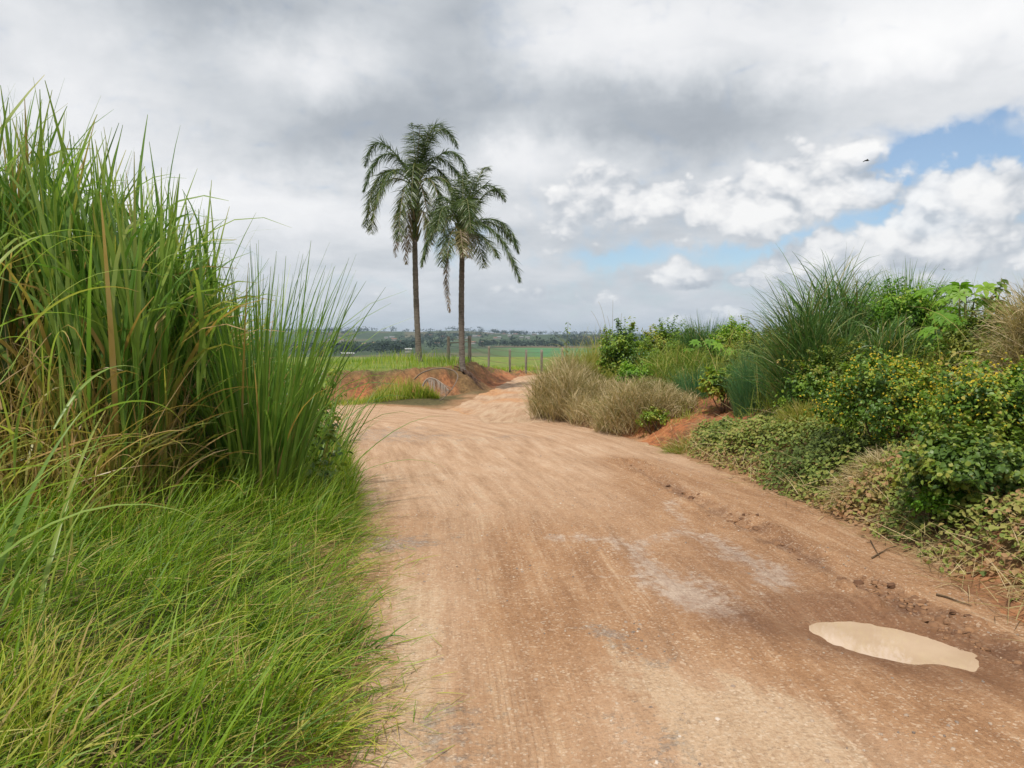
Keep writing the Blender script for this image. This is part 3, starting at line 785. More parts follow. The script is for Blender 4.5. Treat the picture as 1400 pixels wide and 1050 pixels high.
yy = rng.uniform(5.15, 6.1, n); xx = np.interp(yy, [5, 6, 7], [-2.75, -2.65, -2.8]) - rng.random(n) * 2.0
blades(b, np.stack([xx, yy, hv(xx, yy)], 1), rng.uniform(.7, 1.7, n), rng.uniform(0, TAU, n), np.abs(rng.normal(.15, .14, n)), rng.uniform(.0, .5, n), rng.uniform(.010, .020, n), np.clip(rng.normal(.88, .1, n), .6, 1), 6, roll=rng.uniform(0, 3, n))
o = b.build('dead_grass', M_CANE); tag(o, 'brown dead grass leaves fallen at the foot of the tall stand', 'dead grass', kind='stuff')

# ------------------------------------------------------------------ low bending grass of the near left verge
rng = np.random.default_rng(16); b = Buf(); nt = 1150
yt = 1.8 + 5.8 * rng.random(nt) ** 1.05
EDGE_Y = [1.5, 2.5, 2.9, 3.3, 3.6, 4.2, 4.8, 5.6, 6.2, 7.5]; EDGE_X = [-.82, -.78, -.74, -.71, -.73, -.95, -1.06, -1.14, -1.26, -1.62]
et = np.interp(yt, EDGE_Y, EDGE_X) + .22 * fbm(yt * 1.9, yt * 0, 91, 3)
xt = et - (rng.random(nt) ** 1.1) * np.interp(yt, [1.8, 4, 7], [2.0, 2.9, 2.9])
k = vn(xt * 1.7, yt * 1.7, 93) + rng.normal(0, .14, nt) > -.10
xt, yt, et = xt[k], yt[k], et[k]; nt = len(xt)
cnt = rng.integers(8, 34, nt); j = np.repeat(np.arange(nt), cnt); n = len(j)
tl = rng.uniform(.20, .50, nt) * (1 + .9 * vn(xt * .9, yt * .9, 92)); tflow = 1.2 + 1.6 * fbm(xt * .7, yt * .7, 94, 3) + rng.normal(0, .6, nt); tlean = np.abs(rng.normal(.72, .40, nt)) + .35 * ss(.5, 0, et - xt)
ttn = np.clip(.40 + 1.1 * vn(xt * 1.0, yt * 1.0, 95) + rng.normal(0, .17, nt), .05, .9); tw = rng.uniform(.005, .013, nt)
xx = xt[j] + rng.normal(0, .055, n); yy = yt[j] + rng.normal(0, .055, n)
base = np.stack([xx, yy, hv(xx, yy) - .01], 1)
flow = tflow[j] + rng.normal(0, .75, n)
tn = np.clip(ttn[j] + rng.normal(0, .13, n) + np.where(rng.random(n) < .08, .38, 0), .02, 1)
L = tl[j] * rng.uniform(.5, 1.15, n) * np.interp(yy, [3.2, 5.8], [1.0, .58])
blades(b, base, L, flow, np.abs(tlean[j] + rng.normal(0, .28, n)), rng.uniform(.3, 1.7, n), tw[j] * rng.uniform(.7, 1.4, n), tn, 6, lambda s: .24 * s - .14, roll=rng.uniform(-1, 1, n))
# thatch of matted dead and green blades below
n3 = 14000; y3 = 1.8 + 5.6 * rng.random(n3); x3 = np.interp(y3, EDGE_Y, EDGE_X) - rng.random(n3) * 2.8
blades(b, np.stack([x3, y3, hv(x3, y3) + rng.uniform(0, .12, n3)], 1), rng.uniform(.15, .42, n3), rng.normal(1.3, 1.2, n3), rng.uniform(.9, 1.5, n3), rng.uniform(.1, .5, n3), rng.uniform(.004, .009, n3), np.clip(rng.choice([.05, .2, .4, .9], n3) + rng.normal(0, .1, n3), 0, 1), 4, roll=rng.uniform(-1, 1, n3))
# fine seed stalks
n2 = 450; j = rng.integers(0, n, n2)
blades(b, base[j], rng.uniform(.5, .85, n2), flow[j] + rng.normal(0, .4, n2), np.abs(rng.normal(.55, .25, n2)), rng.uniform(.3, 1.0, n2), .003, rng.uniform(.5, .85, n2), 7)
n4 = 1500; y4 = 1.8 + 6.5 * rng.random(n4); x4 = np.interp(y4, EDGE_Y + [8.5], EDGE_X + [-1.85]) + .10 + np.abs(rng.normal(0, .17, n4)) - .12
blades(b, np.stack([x4, y4, hv(x4, y4) + .014], 1), rng.uniform(.05, .26, n4), rng.uniform(0, TAU, n4), rng.uniform(1.15, 1.5, n4), rng.uniform(0, .3, n4), rng.uniform(.003, .007, n4), np.clip(rng.choice([.3, .6, .9], n4) + rng.normal(0, .1, n4), 0, 1), 4, roll=rng.uniform(-1, 1, n4))
o = b.build('verge_grass', M_TURF); tag(o, 'lush yellow green grass bending over the near left road edge', 'grass', kind='stuff')

# broader green tufts mixed in
rng = np.random.default_rng(17); b = Buf(); n = 1700
yy = 2.0 + 4.6 * rng.random(n); xx = np.interp(yy, [2, 3, 4, 5, 7], [-.95, -.85, -1.0, -1.25, -1.7]) - rng.random(n) * 1.9
k = vn(xx * 2.6, yy * 2.6, 97) > .02
xx, yy = xx[k], yy[k]; n = len(xx)
blades(b, np.stack([xx, yy, hv(xx, yy)], 1), rng.uniform(.3, .62, n), rng.normal(.9, .8, n), np.abs(rng.normal(.35, .2, n)), rng.uniform(.2, 1.1, n), rng.uniform(.008, .016, n), rng.uniform(.18, .5, n), 7, roll=rng.uniform(-1, 1, n), fold=True)
o = b.build('young_grass', M_TURF); tag(o, 'broader fresh green grass shoots among the near left verge grass', 'grass', kind='stuff')

# weedy verge further along on the left
rng = np.random.default_rng(18); b = Buf(); n = 5200
yy = 6.0 + 9.5 * rng.random(n) ** 1.2
edge = np.interp(yy, [6, 7.2, 8.5, 10, 12, 15], [-1.45, -1.50, -1.75, -2.12, -2.75, -4.2])
xx = edge - rng.random(n) ** 1.3 * 1.6
base = np.stack([xx, yy, hv(xx, yy)], 1)
tn = np.clip(.36 + .5 * vn(xx * 1.2, yy * 1.2, 98) + rng.normal(0, .14, n), .02, .95)
blades(b, base, rng.uniform(.2, .5, n), rng.normal(1.4, 1.1, n), np.abs(rng.normal(.45, .25, n)), rng.uniform(.3, 1.2, n), rng.uniform(.006, .014, n), tn, 5, roll=rng.uniform(-1, 1, n))
o = b.build('weedy_grass', M_TURF); tag(o, 'short green weeds and grass below the upright fan along the left road edge', 'grass', kind='stuff')

# dark creeper in the gap behind the upright fan
def leaf_cloud(b, rng, c, rad, n, L, W_, tints, clumps=26, cl=.22, up=.55, flat=1.0, shell=.45, lo=-1.0):
    c = np.asarray(c, float); rad = np.asarray(rad, float); clumps = int(clumps * 1.7); cl *= .74
    d = unit(rng.normal(0, 1, (clumps, 3))); d[:, 2] = np.where(d[:, 2] < lo, -d[:, 2] * .6, d[:, 2])
    cc = c + d * rad * (shell + (1 - shell) * rng.random((clumps, 1)) ** .6) * rng.uniform(.72, 1.12, (clumps, 1))
    ct = rng.uniform(tints[0], tints[1], clumps)
    wgt = rng.uniform(.4, 1.6, clumps); wgt /= wgt.sum()
    j = rng.choice(clumps, n, p=wgt)
    p = cc[j] + rng.normal(0, 1, (n, 3)) * rad * cl * (.6 + .8 * rng.random((n, 1)))
    spr = rng.random(n) < .45
    cd = unit(unit((cc - c) / rad) + rng.normal(0, .5, (clumps, 3)) + [0, 0, .55])
    u_ = rng.random((n, 1)) * rng.uniform(.15, .75, (clumps, 1))[j]
    p = np.where(spr[:, None], cc[j] + cd[j] * u_ * rad.mean() + rng.normal(0, 1, (n, 3)) * rad * cl * .22, p)
    outw = unit((p - c) / rad)
    nv = unit(outw * .7 + np.array([0, 0, up]) + rng.normal(0, .45, (n, 3)))
    dv = unit(rng.normal(0, 1, (n, 3)) + outw * .6 + np.array([0, 0, -.45]))
    leaves(b, p, nv, dv, L * rng.uniform(.55, 1.25, n), W_ * rng.uniform(.55, 1.25, n), np.clip(ct[j] + rng.normal(0, .13, n), 0, 1))
    return cc
rng = np.random.default_rng(19); b = Buf()
leaf_cloud(b, rng, gnd(262, 640) + [-.2, .4, .75], (.75, .6, .85), 1500, .085, .07, (.1, .6), 30)
leaf_cloud(b, rng, gnd(400, 700) + [0, .55, .35], (.35, .5, .5), 700, .07, .055, (.2, .8), 20)
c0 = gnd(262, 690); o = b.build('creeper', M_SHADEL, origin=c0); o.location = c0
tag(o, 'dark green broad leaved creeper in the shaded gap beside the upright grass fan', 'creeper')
rng = np.random.default_rng(20); b = Buf()
c0 = gnd(418, 610)
leaf_cloud(b, rng, c0 + [0, 0, .95], (.42, .4, .40), 650, .10, .085, (.3, .9), 18)
leaf_cloud(b, rng, c0 + [.1, -.4, .4], (.5, .7, .4), 900, .07, .055, (.2, .8), 22)
o = b.build('vine', M_LEAF, origin=c0); o.location = c0
tag(o, 'green vine climbing the leaning cane grass at the far left road edge', 'vine')

# ------------------------------------------------------------------ right bank
def place(px, d):
    x = (px - 700) / F * d
    return x, d
def zbox(y0, y1, d): return at(700, y0, d)[2], at(700, y1, d)[2]
def shrub(name, label, cat, box, d, mat, n, L=.07, W_=.05, tints=(.15, .8), seed=1, stems=7, clumps=30, cl=.20, group=None, depth=.8, shell=.4, up=.55, flowers=None, stem_mat=None, extra=None):
    rng = np.random.default_rng(seed)
    x0, y0, x1, y1 = box
    cx = ((x0 + x1) / 2 - 700) / F * d
    zt, zb = zbox(y0, y1, d)
    zg = float(hv(np.array([cx]), np.array([d]))[0])
    zb = max(min(zb, zt - .3), zg + .02)
    n = int(n * 2.4); L *= .68; W_ *= .68
    rx = (x1 - x0) / 2 / F * d * .88; rz = (zt - zb) / 2 * .92
    c = np.array([cx, d, (zt + zb) / 2])
    root = empty(name, (cx, d, zg), label, cat, group)
    b = Buf()
    cc = leaf_cloud(b, rng, c, (rx, rx * depth, rz), n, L, W_, tints, clumps, cl, up, shell=shell, lo=-.5)
    if extra: extra(b, rng, c, (rx, rx * depth, rz))
    b.build('foliage', mat, root, origin=(cx, d, zg))
    st = Buf()
    for k in range(stems):
        e = cc[k % len(cc)]
        p0 = np.array([cx + rng.normal(0, .12 * rx), d + rng.normal(0, .1 * rx), zg - .03])
        t = np.linspace(0, 1, 6)[:, None]
        mid = p0 + (e - p0) * .5 + [rng.normal(0, .08), rng.normal(0, .08), .12 * rz]
        pts = (1 - t) ** 2 * p0 + 2 * t * (1 - t) * mid + t * t * e
        tube(st, pts, np.linspace(.014, .004, 6), 5)
    st.build('stem', stem_mat or M_STEM, root, origin=(cx, d, zg))
    if flowers:
        fb = Buf(); nf, fs = flowers
        wq = rng.random(len(cc)) ** 2.5; j = rng.choice(len(cc), nf, p=wq / wq.sum())
        front = unit((cc - c) / np.array([rx, rx * depth, rz]))
        p = cc[j] + rng.normal(0, 1, (nf, 3)) * np.array([rx, rx, rz]) * .13 + front[j] * .08
        for q_ in range(5):
            an = q_ * TAU / 5 + rng.uniform(0, .5, nf)
            nv = unit(np.array([-.3, -.6, .7]) + rng.normal(0, .4, (nf, 3)))
            s1 = unit(np.cross(nv, [0, 0, 1.0])); s2 = np.cross(nv, s1)
            leaves(fb, p, nv, s1 * np.cos(an)[:, None] + s2 * np.sin(an)[:, None], fs * rng.uniform(.6, 1.1, nf), fs * .75, rng.random(nf))
        fb.build('flowers', M_YFLOW, root, origin=(cx, d, zg))
    return root
def tussock(name, label, cat, box, d, mat, n, seed, wide=.012, lean=.3, tints=(.2, .7), droopy=.3, dry=.1, rr=None, nseg=6, droopr=(.7, 2.0), group=None, dep=.8, power=1.8, jitter=.2, fan=.7, lift=0., azr=.7, maxL=9., ragged=False):
    """blades rising from an oval of ground so that the tips fill the box"""
    rng = np.random.default_rng(seed)
    x0, y0, x1, y1 = box
    cx = ((x0 + x1) / 2 - 700) / F * d; rx = (x1 - x0) / 2 / F * d * fan
    zt, zb = zbox(y0, y1, d)
    a = rng.uniform(0, TAU, n); q = np.sqrt(rng.random(n))
    bx_, by_ = cx + np.sin(a) * q * rx, d + np.cos(a) * q * rx * dep
    zg = hv(bx_, by_)
    z0 = float(hv(np.array([cx]), np.array([d]))[0])
    top = np.maximum(zt - zg, .35)
    dome = (1 - .45 * q ** 2.2) * (1 + .75 * vn(bx_ * 1.9, by_ * 1.9, seed + 7) + .35 * vn(bx_ * 4.5, by_ * 4.5, seed + 9))
    if ragged: dome = np.clip((1 - .62 * np.clip(q * np.abs(np.sin(a - 3.6)), 0, 1) ** 1.5) * (.85 + 1.1 * vn(bx_ * 1.6, by_ * 1.6, seed + 7) + .7 * vn(bx_ * 5, by_ * 5, seed + 9)), .18, 1.15)
    L = top * dome * rng.uniform(.55, 1.12, n)
    up_ = top * dome * lift * rng.random(n) ** .8; L = np.where(up_ > .05, np.minimum(L, np.maximum(top * dome - up_ * .8, .2)), L); L = np.minimum(L, maxL * rng.uniform(.6, 1.25, n))
    ln = np.abs(rng.normal(0, lean * .6, n)) + lean * q
    dr = np.where(rng.random(n) < droopy, rng.uniform(*droopr, n), rng.uniform(.03, .5, n))
    tn = np.where(rng.random(n) < dry, rng.uniform(.84, 1, n), np.clip(rng.uniform(*tints, n) + jitter * vn(bx_ * 3, by_ * 3, seed), 0, 1))
    b = Buf()
    blades(b, np.stack([bx_, by_, zg - .03 + up_], 1), L, a + rng.normal(0, azr, n), ln, dr, wide * rng.uniform(.55, 1.25, n), tn, nseg, lambda s: .12 * (1 - s) ** 2, roll=rng.uniform(-1.2, 1.2, n), power=power)
    o = b.build(name, mat, origin=(cx, d, z0)); o.location = (cx, d, z0)
    return tag(o, label, cat, group)

DG = 'dead grass mounds on the right bank'
tussock('dry_grass_mound', 'large beige mound of dead grass at the bend beside the branch track', 'dry grass', (722, 492, 838, 600), 16.6, M_STRAW, 10000, 31, .010, .42, (-.12, .95), .6, .1, dep=1.3, fan=.95, droopr=(.5, 2.1), lift=.80, azr=2.6, maxL=.75, ragged=True)
tussock('dry_grass_mound', 'brown dead grass hanging over the road edge left of the red soil patch', 'dry grass', (820, 522, 945, 605), 14.0, M_STRAW, 10000, 32, .009, .42, (-.15, .85), .65, .1, dep=1.0, fan=1.1, droopr=(.5, 2.1), lift=.80, azr=2.6, maxL=.55, ragged=True)
tussock('dry_grass_mound', 'matted straw between the two bigger dead grass mounds', 'dry grass', (785, 520, 915, 605), 15.2, M_STRAW, 7000, 45, .009, .42, (.0, .85), .65, .1, dep=.9, fan=1.1, droopr=(.5, 2.1), lift=.8, azr=2.6, maxL=.5, ragged=True)
tussock('yellow_grass_tuft', 'yellow green grass on top of the bank behind the large dead grass mound', 'grass clump', (762, 446, 850, 520), 18.2, M_YELG, 3600, 33, .011, .4, (.2, .9), .4, .1, dep=.8, fan=.95, lift=.6, azr=2., maxL=.9, ragged=True)
tussock('yellow_grass_tuft', 'thin yellowing grass in front of the bluish grass clump by the vines', 'grass clump', (1050, 545, 1150, 625), 9.6, M_YELG, 2600, 34, .008, .55, (.2, .9), .5, .2, dep=.8, lift=.6, azr=1.6)
tussock('dark_grass_clump', 'dark green grass clump breaking the skyline near the bank centre', 'grass clump', (925, 436, 1008, 540), 17.2, M_DARKG, 1700, 35, .020, .22, (.1, .6), .25, .04)
tussock('bluish_grass_clump', 'bluish green fine grass clump standing right of the red soil patch', 'grass clump', (995, 478, 1078, 592), 12.0, M_BLUEG, 2600, 36, .010, .16, (.2, .8), .2, .05)
tussock('dark_grass_clump', 'biggest dark green grass clump with spiky top on the right skyline', 'grass clump', (1062, 366, 1240, 575), 10.6, M_DARKG, 4600, 37, .021, .38, (.1, .95), .7, .05, dep=.9, fan=.92, droopr=(.4, 1.6), lift=.68, azr=1.6, maxL=1.05, ragged=True)
tussock('green_grass_clump', 'mid green grass behind the biggest dark clump and the bright leafy shrub', 'grass clump', (1160, 380, 1310, 560), 11.6, M_CANE, 1600, 38, .018, .35, (.1, .6), .5, .08, dep=.8, lift=.4)
tussock('green_grass_clump', 'grass blades rising right of the broad leaved plant near the right edge', 'grass clump', (1290, 392, 1440, 560), 9.8, M_CANE, 500, 39, .016, .25, (.3, .8), .3, .2, dep=.8)
tussock('dry_grass_mound', 'tangled brown dry stalks at the far right edge above the flowers', 'dry grass', (1350, 425, 1470, 600), 7.4, M_STRAW, 4200, 40, .008, .8, (.0, .8), .6, .1, dep=.9, lift=.9, azr=2.4, maxL=.5, ragged=True)
tussock('dry_grass_mound', 'pale flattened straw lying between the vines and the yellow flowers', 'dry grass', (1130, 600, 1290, 705), 7.3, M_STRAW, 2600, 41, .008, .9, (.3, .95), .7, .1, dep=.6, droopr=(.8, 1.6), lift=.6, azr=1.6, maxL=.5)
tussock('olive_grass_patch', 'olive grass and weeds below the skyline shrubs in the middle of the bank', 'grass clump', (870, 470, 1010, 570), 15.4, M_YELG, 3400, 42, .011, .5, (.0, .6), .5, .1, dep=.9, fan=1.0, lift=.8, azr=2.4, maxL=.6, ragged=True)
tussock('short_grass_patch', 'short olive grass in front of the red soil patch at the road edge', 'grass clump', (905, 605, 975, 640), 11.4, M_YELG, 700, 43, .006, .7, (.0, .6), .6, .2, dep=.5)
tussock('bluish_grass_clump', 'grey green grass behind the leafy bush left of the bluish clump', 'grass clump', (905, 495, 1000, 580), 14.2, M_BLUEG, 900, 44, .012, .25, (.1, .6), .3, .1)

shrub('leafy_shrub', 'dark leafy shrub behind the large dead grass mound', 'shrub', (815, 438, 890, 550), 16.4, M_LEAF, 2600, .085, .06, (.15, .75), 51, clumps=34)
shrub('leafy_shrub', 'mid green leafy shrub between the dark shrub and the skyline grass clump', 'shrub', (868, 440, 950, 545), 17.8, M_LEAF, 2600, .08, .055, (.3, .9), 52, clumps=34)
shrub('leafy_shrub', 'light green shrub right of the skyline grass clump', 'shrub', (965, 440, 1035, 520), 16.6, M_BRITE, 1900, .085, .06, (.2, .9), 53, clumps=26)
shrub('leafy_shrub', 'small bright shrub low among the dead grass near the bend', 'shrub', (838, 498, 905, 560), 15.0, M_BRITE, 1300, .075, .055, (.1, .7), 54, clumps=24)
shrub('leafy_shrub', 'leafy bush just left of the bluish grass clump', 'shrub', (960, 498, 1025, 592), 12.6, M_LEAF, 1500, .10, .075, (.3, .95), 55, clumps=24)
shrub('leafy_shrub', 'bright green leafy shrub on the skyline right of the biggest dark clump', 'shrub', (1165, 378, 1300, 520), 10.9, M_BRITE, 3600, .075, .045, (.0, .75), 56, clumps=44)
shrub('leafy_shrub', 'olive shrub between the biggest dark clump and the yellow flowers', 'shrub', (1085, 470, 1210, 590), 10.0, M_DULL, 2600, .065, .04, (.1, .8), 57, clumps=36)
shrub('weedy_shrub', 'dull olive weeds filling the bank behind the bluish grass clump', 'shrub', (1000, 455, 1090, 560), 14.0, M_DULL, 1900, .07, .045, (.0, .8), 58, clumps=30)
shrub('flowering_shrub', 'yellow flowered bush on the bank above the flattened straw', 'shrub', (1120, 490, 1305, 660), 7.9, M_LEAF, 4800, .062, .045, (.0, .8), 59, clumps=60, flowers=(1100, .014), shell=.55)
shrub('flowering_shrub', 'yellow flowered bush at the right edge above the dark leaves', 'shrub', (1265, 500, 1450, 660), 6.5, M_LEAF, 4200, .06, .045, (.1, .9), 60, clumps=60, flowers=(1000, .013), shell=.55)
shrub('dark_leafy_bush', 'dark green broad leaved bush at the right edge below the flowers', 'shrub', (1225, 600, 1500, 735), 5.9, M_SHADEL, 4600, .07, .06, (.1, 1.), 61, clumps=80, shell=.35, depth=.6)
shrub('weedy_shrub', 'thin olive weeds between the flowers and the dry stalks at right', 'shrub', (1285, 430, 1400, 560), 8.8, M_DULL, 2600, .07, .04, (.0, .7), 62, clumps=36)
shrub('weedy_shrub', 'low green weeds beside the flattened straw', 'shrub', (1245, 665, 1335, 735), 5.9, M_BRITE, 800, .06, .04, (.0, .7), 63, clumps=20)
shrub('weedy_shrub', 'small green weeds climbing the red soil patch', 'shrub', (868, 558, 915, 600), 13.0, M_LEAF, 600, .055, .045, (.4, .95), 64, clumps=18)
shrub('leafy_shrub', 'small leafy bush in front of the biggest dark clump', 'shrub', (1070, 495, 1165, 590), 9.9, M_LEAF, 1800, .075, .06, (.1, .7), 65, clumps=28)

# plant with hand-shaped leaves on the skyline
def palmate_plant(name, label, px, ytop, d, seed, n=34, size=.24, mat=None, spread=.45):
    rng = np.random.default_rng(seed)
    x = (px - 700) / F * d; zg = float(hv(np.array([x]), np.array([d]))[0]); zt = at(700, ytop, d)[2]
    root = empty(name, (x, d, zg), label, 'broad leaved plant')
    b = Buf(); st = Buf()
    tops = []
    for k in range(4):
        e = np.array([x + rng.normal(0, spread * .5), d + rng.normal(0, .25), zg + (zt - zg) * rng.uniform(.75, 1.0)])
        p0 = np.array([x + rng.normal(0, .08), d, zg]); t = np.linspace(0, 1, 6)[:, None]
        tube(st, p0 + (e - p0) * t + np.array([0, 0, .0]), np.linspace(.02, .008, 6), 6); tops.append((p0, e))
    for k in range(n):
        p0, e = tops[k % 4]; f = rng.uniform(.45, 1.0)
        c = p0 + (e - p0) * f; a = rng.uniform(0, TAU)
        tip = c + np.array([math.sin(a), math.cos(a), rng.uniform(-.1, .6)]) * rng.uniform(.18, .42)
        tube(st, np.linspace(c, tip, 3), [.006, .005, .004], 4, cap=False)
        nv = unit(np.array([[math.sin(a) * .4, math.cos(a) * .4 - .35, .8]]) + rng.normal(0, .2, (1, 3)))
        fw = np.array([math.sin(a), math.cos(a), -.4]); s1 = unit(np.cross(nv[0], fw)); f1 = np.cross(s1, nv[0])
        lo_ = np.radians([-125, -80, -40, 0, 40, 80, 125]); m = len(lo_)
        leaves(b, np.repeat(tip[None], m, 0), np.repeat(nv, m, 0), np.cos(lo_)[:, None] * f1 + np.sin(lo_)[:, None] * s1, size * np.array([.6, .8, .95, 1, .95, .8, .6]) * rng.uniform(.7, 1.1), size * .30, np.full(m, rng.uniform(.2, .7)), cup=.12)
    b.build('foliage', mat or M_BRITE, root, origin=(x, d, zg)); st.build('stem', M_GSTEM, root, origin=(x, d, zg))
palmate_plant('broad_leaved_plant', 'broad hand shaped leaves on the skyline near the right edge', 1325, 392, 9.2, 71)
palmate_plant('broad_leaved_plant', 'low hand shaped leaves peeking over the light green shrub mid bank', 985, 468, 15.6, 72, 18, .22)

# slender weeds with a tall stem
def stem_weed(name, label, px, ytop, ybase, d, seed, L=.16, n=26, mat=None, lean=0.):
    rng = np.random.default_rng(seed)
    x = (px - 700) / F * d; zg = float(hv(np.array([x]), np.array([d]))[0]); zt = at(700, ytop, d)[2]
    root = empty(name, (x, d, zg), label, 'weed')
    st = Buf(); b = Buf()
    t = np.linspace(0, 1, 8)[:, None]
    pts = np.array([x, d, zg]) + np.array([lean, 0, zt - zg]) * t + np.array([[.03 * math.sin(k * 1.1), 0, 0] for k in range(8)])
    tube(st, pts, np.linspace(.012, .004, 8), 6); st.build('stem', M_GSTEM, root, origin=(x, d, zg))
    f = np.sqrt(rng.uniform(.25, 1, n)); i = f * 7; i0 = np.minimum(i.astype(int), 6)
    p = pts[i0] + (pts[i0 + 1] - pts[i0]) * (i - i0)[:, None]
    a = rng.uniform(0, TAU, n)
    dv = np.stack([np.sin(a), np.cos(a), rng.uniform(-.5, .5, n)], 1)
    leaves(b, p + dv * .02, unit(np.stack([np.sin(a) * .5, np.cos(a) * .5, np.full(n, .8)], 1)), dv, L * rng.uniform(.6, 1.2, n) * (1.25 - .6 * f), L * .55 * (1.25 - .6 * f), rng.uniform(.2, .8, n))
    b.build('foliage', mat or M_LEAF, root, origin=(x, d, zg))
stem_weed('tall_weed', 'single thin leafy weed stem rising above the dead grass at the bend', 776, 440, 500, 17.8, 73, .13, 22, lean=-.02)
stem_weed('tall_weed', 'dark leafy weed stem standing up on the right skyline', 1358, 380, 520, 8.2, 74, .17, 34, M_SHADEL, .03)
stem_weed('tall_weed', 'shorter dark weed stem leaning beside the taller one at right', 1382, 415, 520, 8.0, 75, .14, 26, M_LEAF, .08)
# bare arching stalks on the skyline
def stalks(label, pts, d, seed, mat=M_STRAW):
    rng = np.random.default_rng(seed); b = Buf()
    x0 = (pts[0][0] - 700) / F * d; z0 = float(hv(np.array([x0]), np.array([d]))[0])
    for (bx_, tx_, ty_) in pts:
        p0 = np.array([(bx_ - 700) / F * d, d + rng.normal(0, .15), z0]); e = at(tx_, ty_, d + rng.normal(0, .2))
        m = p0 * .45 + e * .55 + [(p0[0] - e[0]) * .25, 0, (e[2] - p0[2]) * .28]
        t = np.linspace(0, 1, 9)[:, None]
        tube(b, (1 - t) ** 2 * p0 + 2 * t * (1 - t) * m + t * t * e, np.linspace(.006, .002, 9), 4, .3, cap=False)
    o = b.build('dry_stalks', mat, origin=(x0, d, z0)); o.location = (x0, d, z0)
    tag(o, label, 'dry stalks')
stalks('thin bare stalks sticking up behind the dark leafy shrub', [(835, 808, 425), (836, 818, 412), (838, 838, 410), (842, 830, 432), (846, 850, 428), (848, 856, 436)], 18.2, 81)
stalks('fine arching stalks reaching left from the biggest dark clump', [(1085, 1012, 432), (1086, 1028, 424), (1088, 1040, 414), (1090, 1052, 408), (1088, 1020, 444), (1090, 1046, 430)], 10.8, 82)

# creeping vines along the road edge, and scattered litter
rng = np.random.default_rng(83); b = Buf(); n = 30000
yy = 3.0 + 8.3 * rng.random(n) ** 1.25
ed = np.interp(yy, [3.0, 3.6, 4.3, 5, 6, 7.4, 9, 10.5, 12.5], [3.05, 2.98, 2.98, 3.08, 3.12, 2.98, 2.78, 2.60, 2.35]) + .16 * fbm(yy * 1.3, 0 * yy, 99, 3)
wdt = np.interp(yy, [3, 4.3, 5.3, 7, 9, 10.5, 12.4], [.9, .9, .95, 1.0, .8, .55, .2])
t_ = rng.random(n) ** .85
xx = ed + t_ * wdt
thin = vn(xx * 1.6, yy * 1.6, 101) + .3 * fbm(xx * 4, yy * 4, 102, 2)
k = rng.random(n) < np.clip(.75 + 1.3 * thin, .12, 1) * np.interp(t_, [0, .12], [.35, 1]) * np.interp(yy, [3, 4.6, 6], [.55, .7, 1])
xx, yy, t_ = xx[k], yy[k], t_[k]; n = len(xx)
pile = .30 * ss(0, .25, t_) * np.interp(yy, [3, 4.5, 6.5, 9, 12], [.35, .5, 1, 1.15, .5])
zz_ = hv(xx, yy) + .02 + pile * rng.random(n) ** .6 + .06 * np.clip(vn(xx * 3, yy * 3, 104), -.3, .5)
p = np.stack([xx, yy, zz_], 1)
tn = np.clip(.45 + 1.0 * vn(xx * 1.3, yy * 1.3, 103) + rng.normal(0, .20, n) + .18 * ss(6.2, 4.5, yy) + .22 * ss(.25, 0, t_) - .08, 0, 1)
leaves(b, p, unit(np.array([-.35, -.25, .8]) + rng.normal(0, .38, (n, 3))), rng.normal(0, 1, (n, 3)), rng.uniform(.024, .058, n), rng.uniform(.02, .05, n), tn)
o = b.build('creeping_vines', M_VINE); tag(o, 'dusty creeping vines spilling over the right road edge', 'ground cover', kind='stuff')
rng = np.random.default_rng(84); b = Buf(); n = 1500
yy = 3.1 + 9 * rng.random(n) ** 1.4
ed = np.interp(yy, [3.0, 4.3, 6, 7.4, 10.5, 12.5], [2.95, 2.9, 3.02, 2.9, 2.5, 2.25])
xx = ed + np.abs(rng.normal(0, .55, n)) - .12
blades(b, np.stack([xx, yy, hv(xx, yy) + rng.uniform(0, .22, n)], 1), rng.uniform(.12, .5, n), rng.uniform(0, TAU, n), rng.uniform(1.0, 1.5, n), rng.uniform(.1, .5, n), rng.uniform(.004, .009, n), rng.uniform(.1, .8, n), 5, roll=rng.uniform(-1, 1, n))
o = b.build('dry_runners', M_STRAW); tag(o, 'dry runners and straw litter along the right road edge', 'ground litter', kind='stuff')
rng = np.random.default_rng(90); b = Buf(); n = 900
xx = rs[0] + .1 + rng.normal(0, .8, n); yy = rs[1] + .1 + rng.normal(0, .8, n); sd0, _, _, _ = road_sd(xx, yy); k = (sd0 < -.1) & (vn(xx * 2.2, yy * 2.2, 131) > -.02); xx, yy = xx[k], yy[k]; n = len(xx)
blades(b, np.stack([xx, yy, hv(xx, yy)], 1), rng.uniform(.10, .34, n), rng.uniform(0, TAU, n), np.abs(rng.normal(.7, .4, n)), rng.uniform(.2, 1.3, n), rng.uniform(.006, .012, n), rng.uniform(.1, .9, n), 4, roll=rng.uniform(-1, 1, n))
o = b.build('sparse_weeds', M_YELG); tag(o, 'sparse olive weeds growing on the bare red soil patch', 'weeds', kind='stuff')
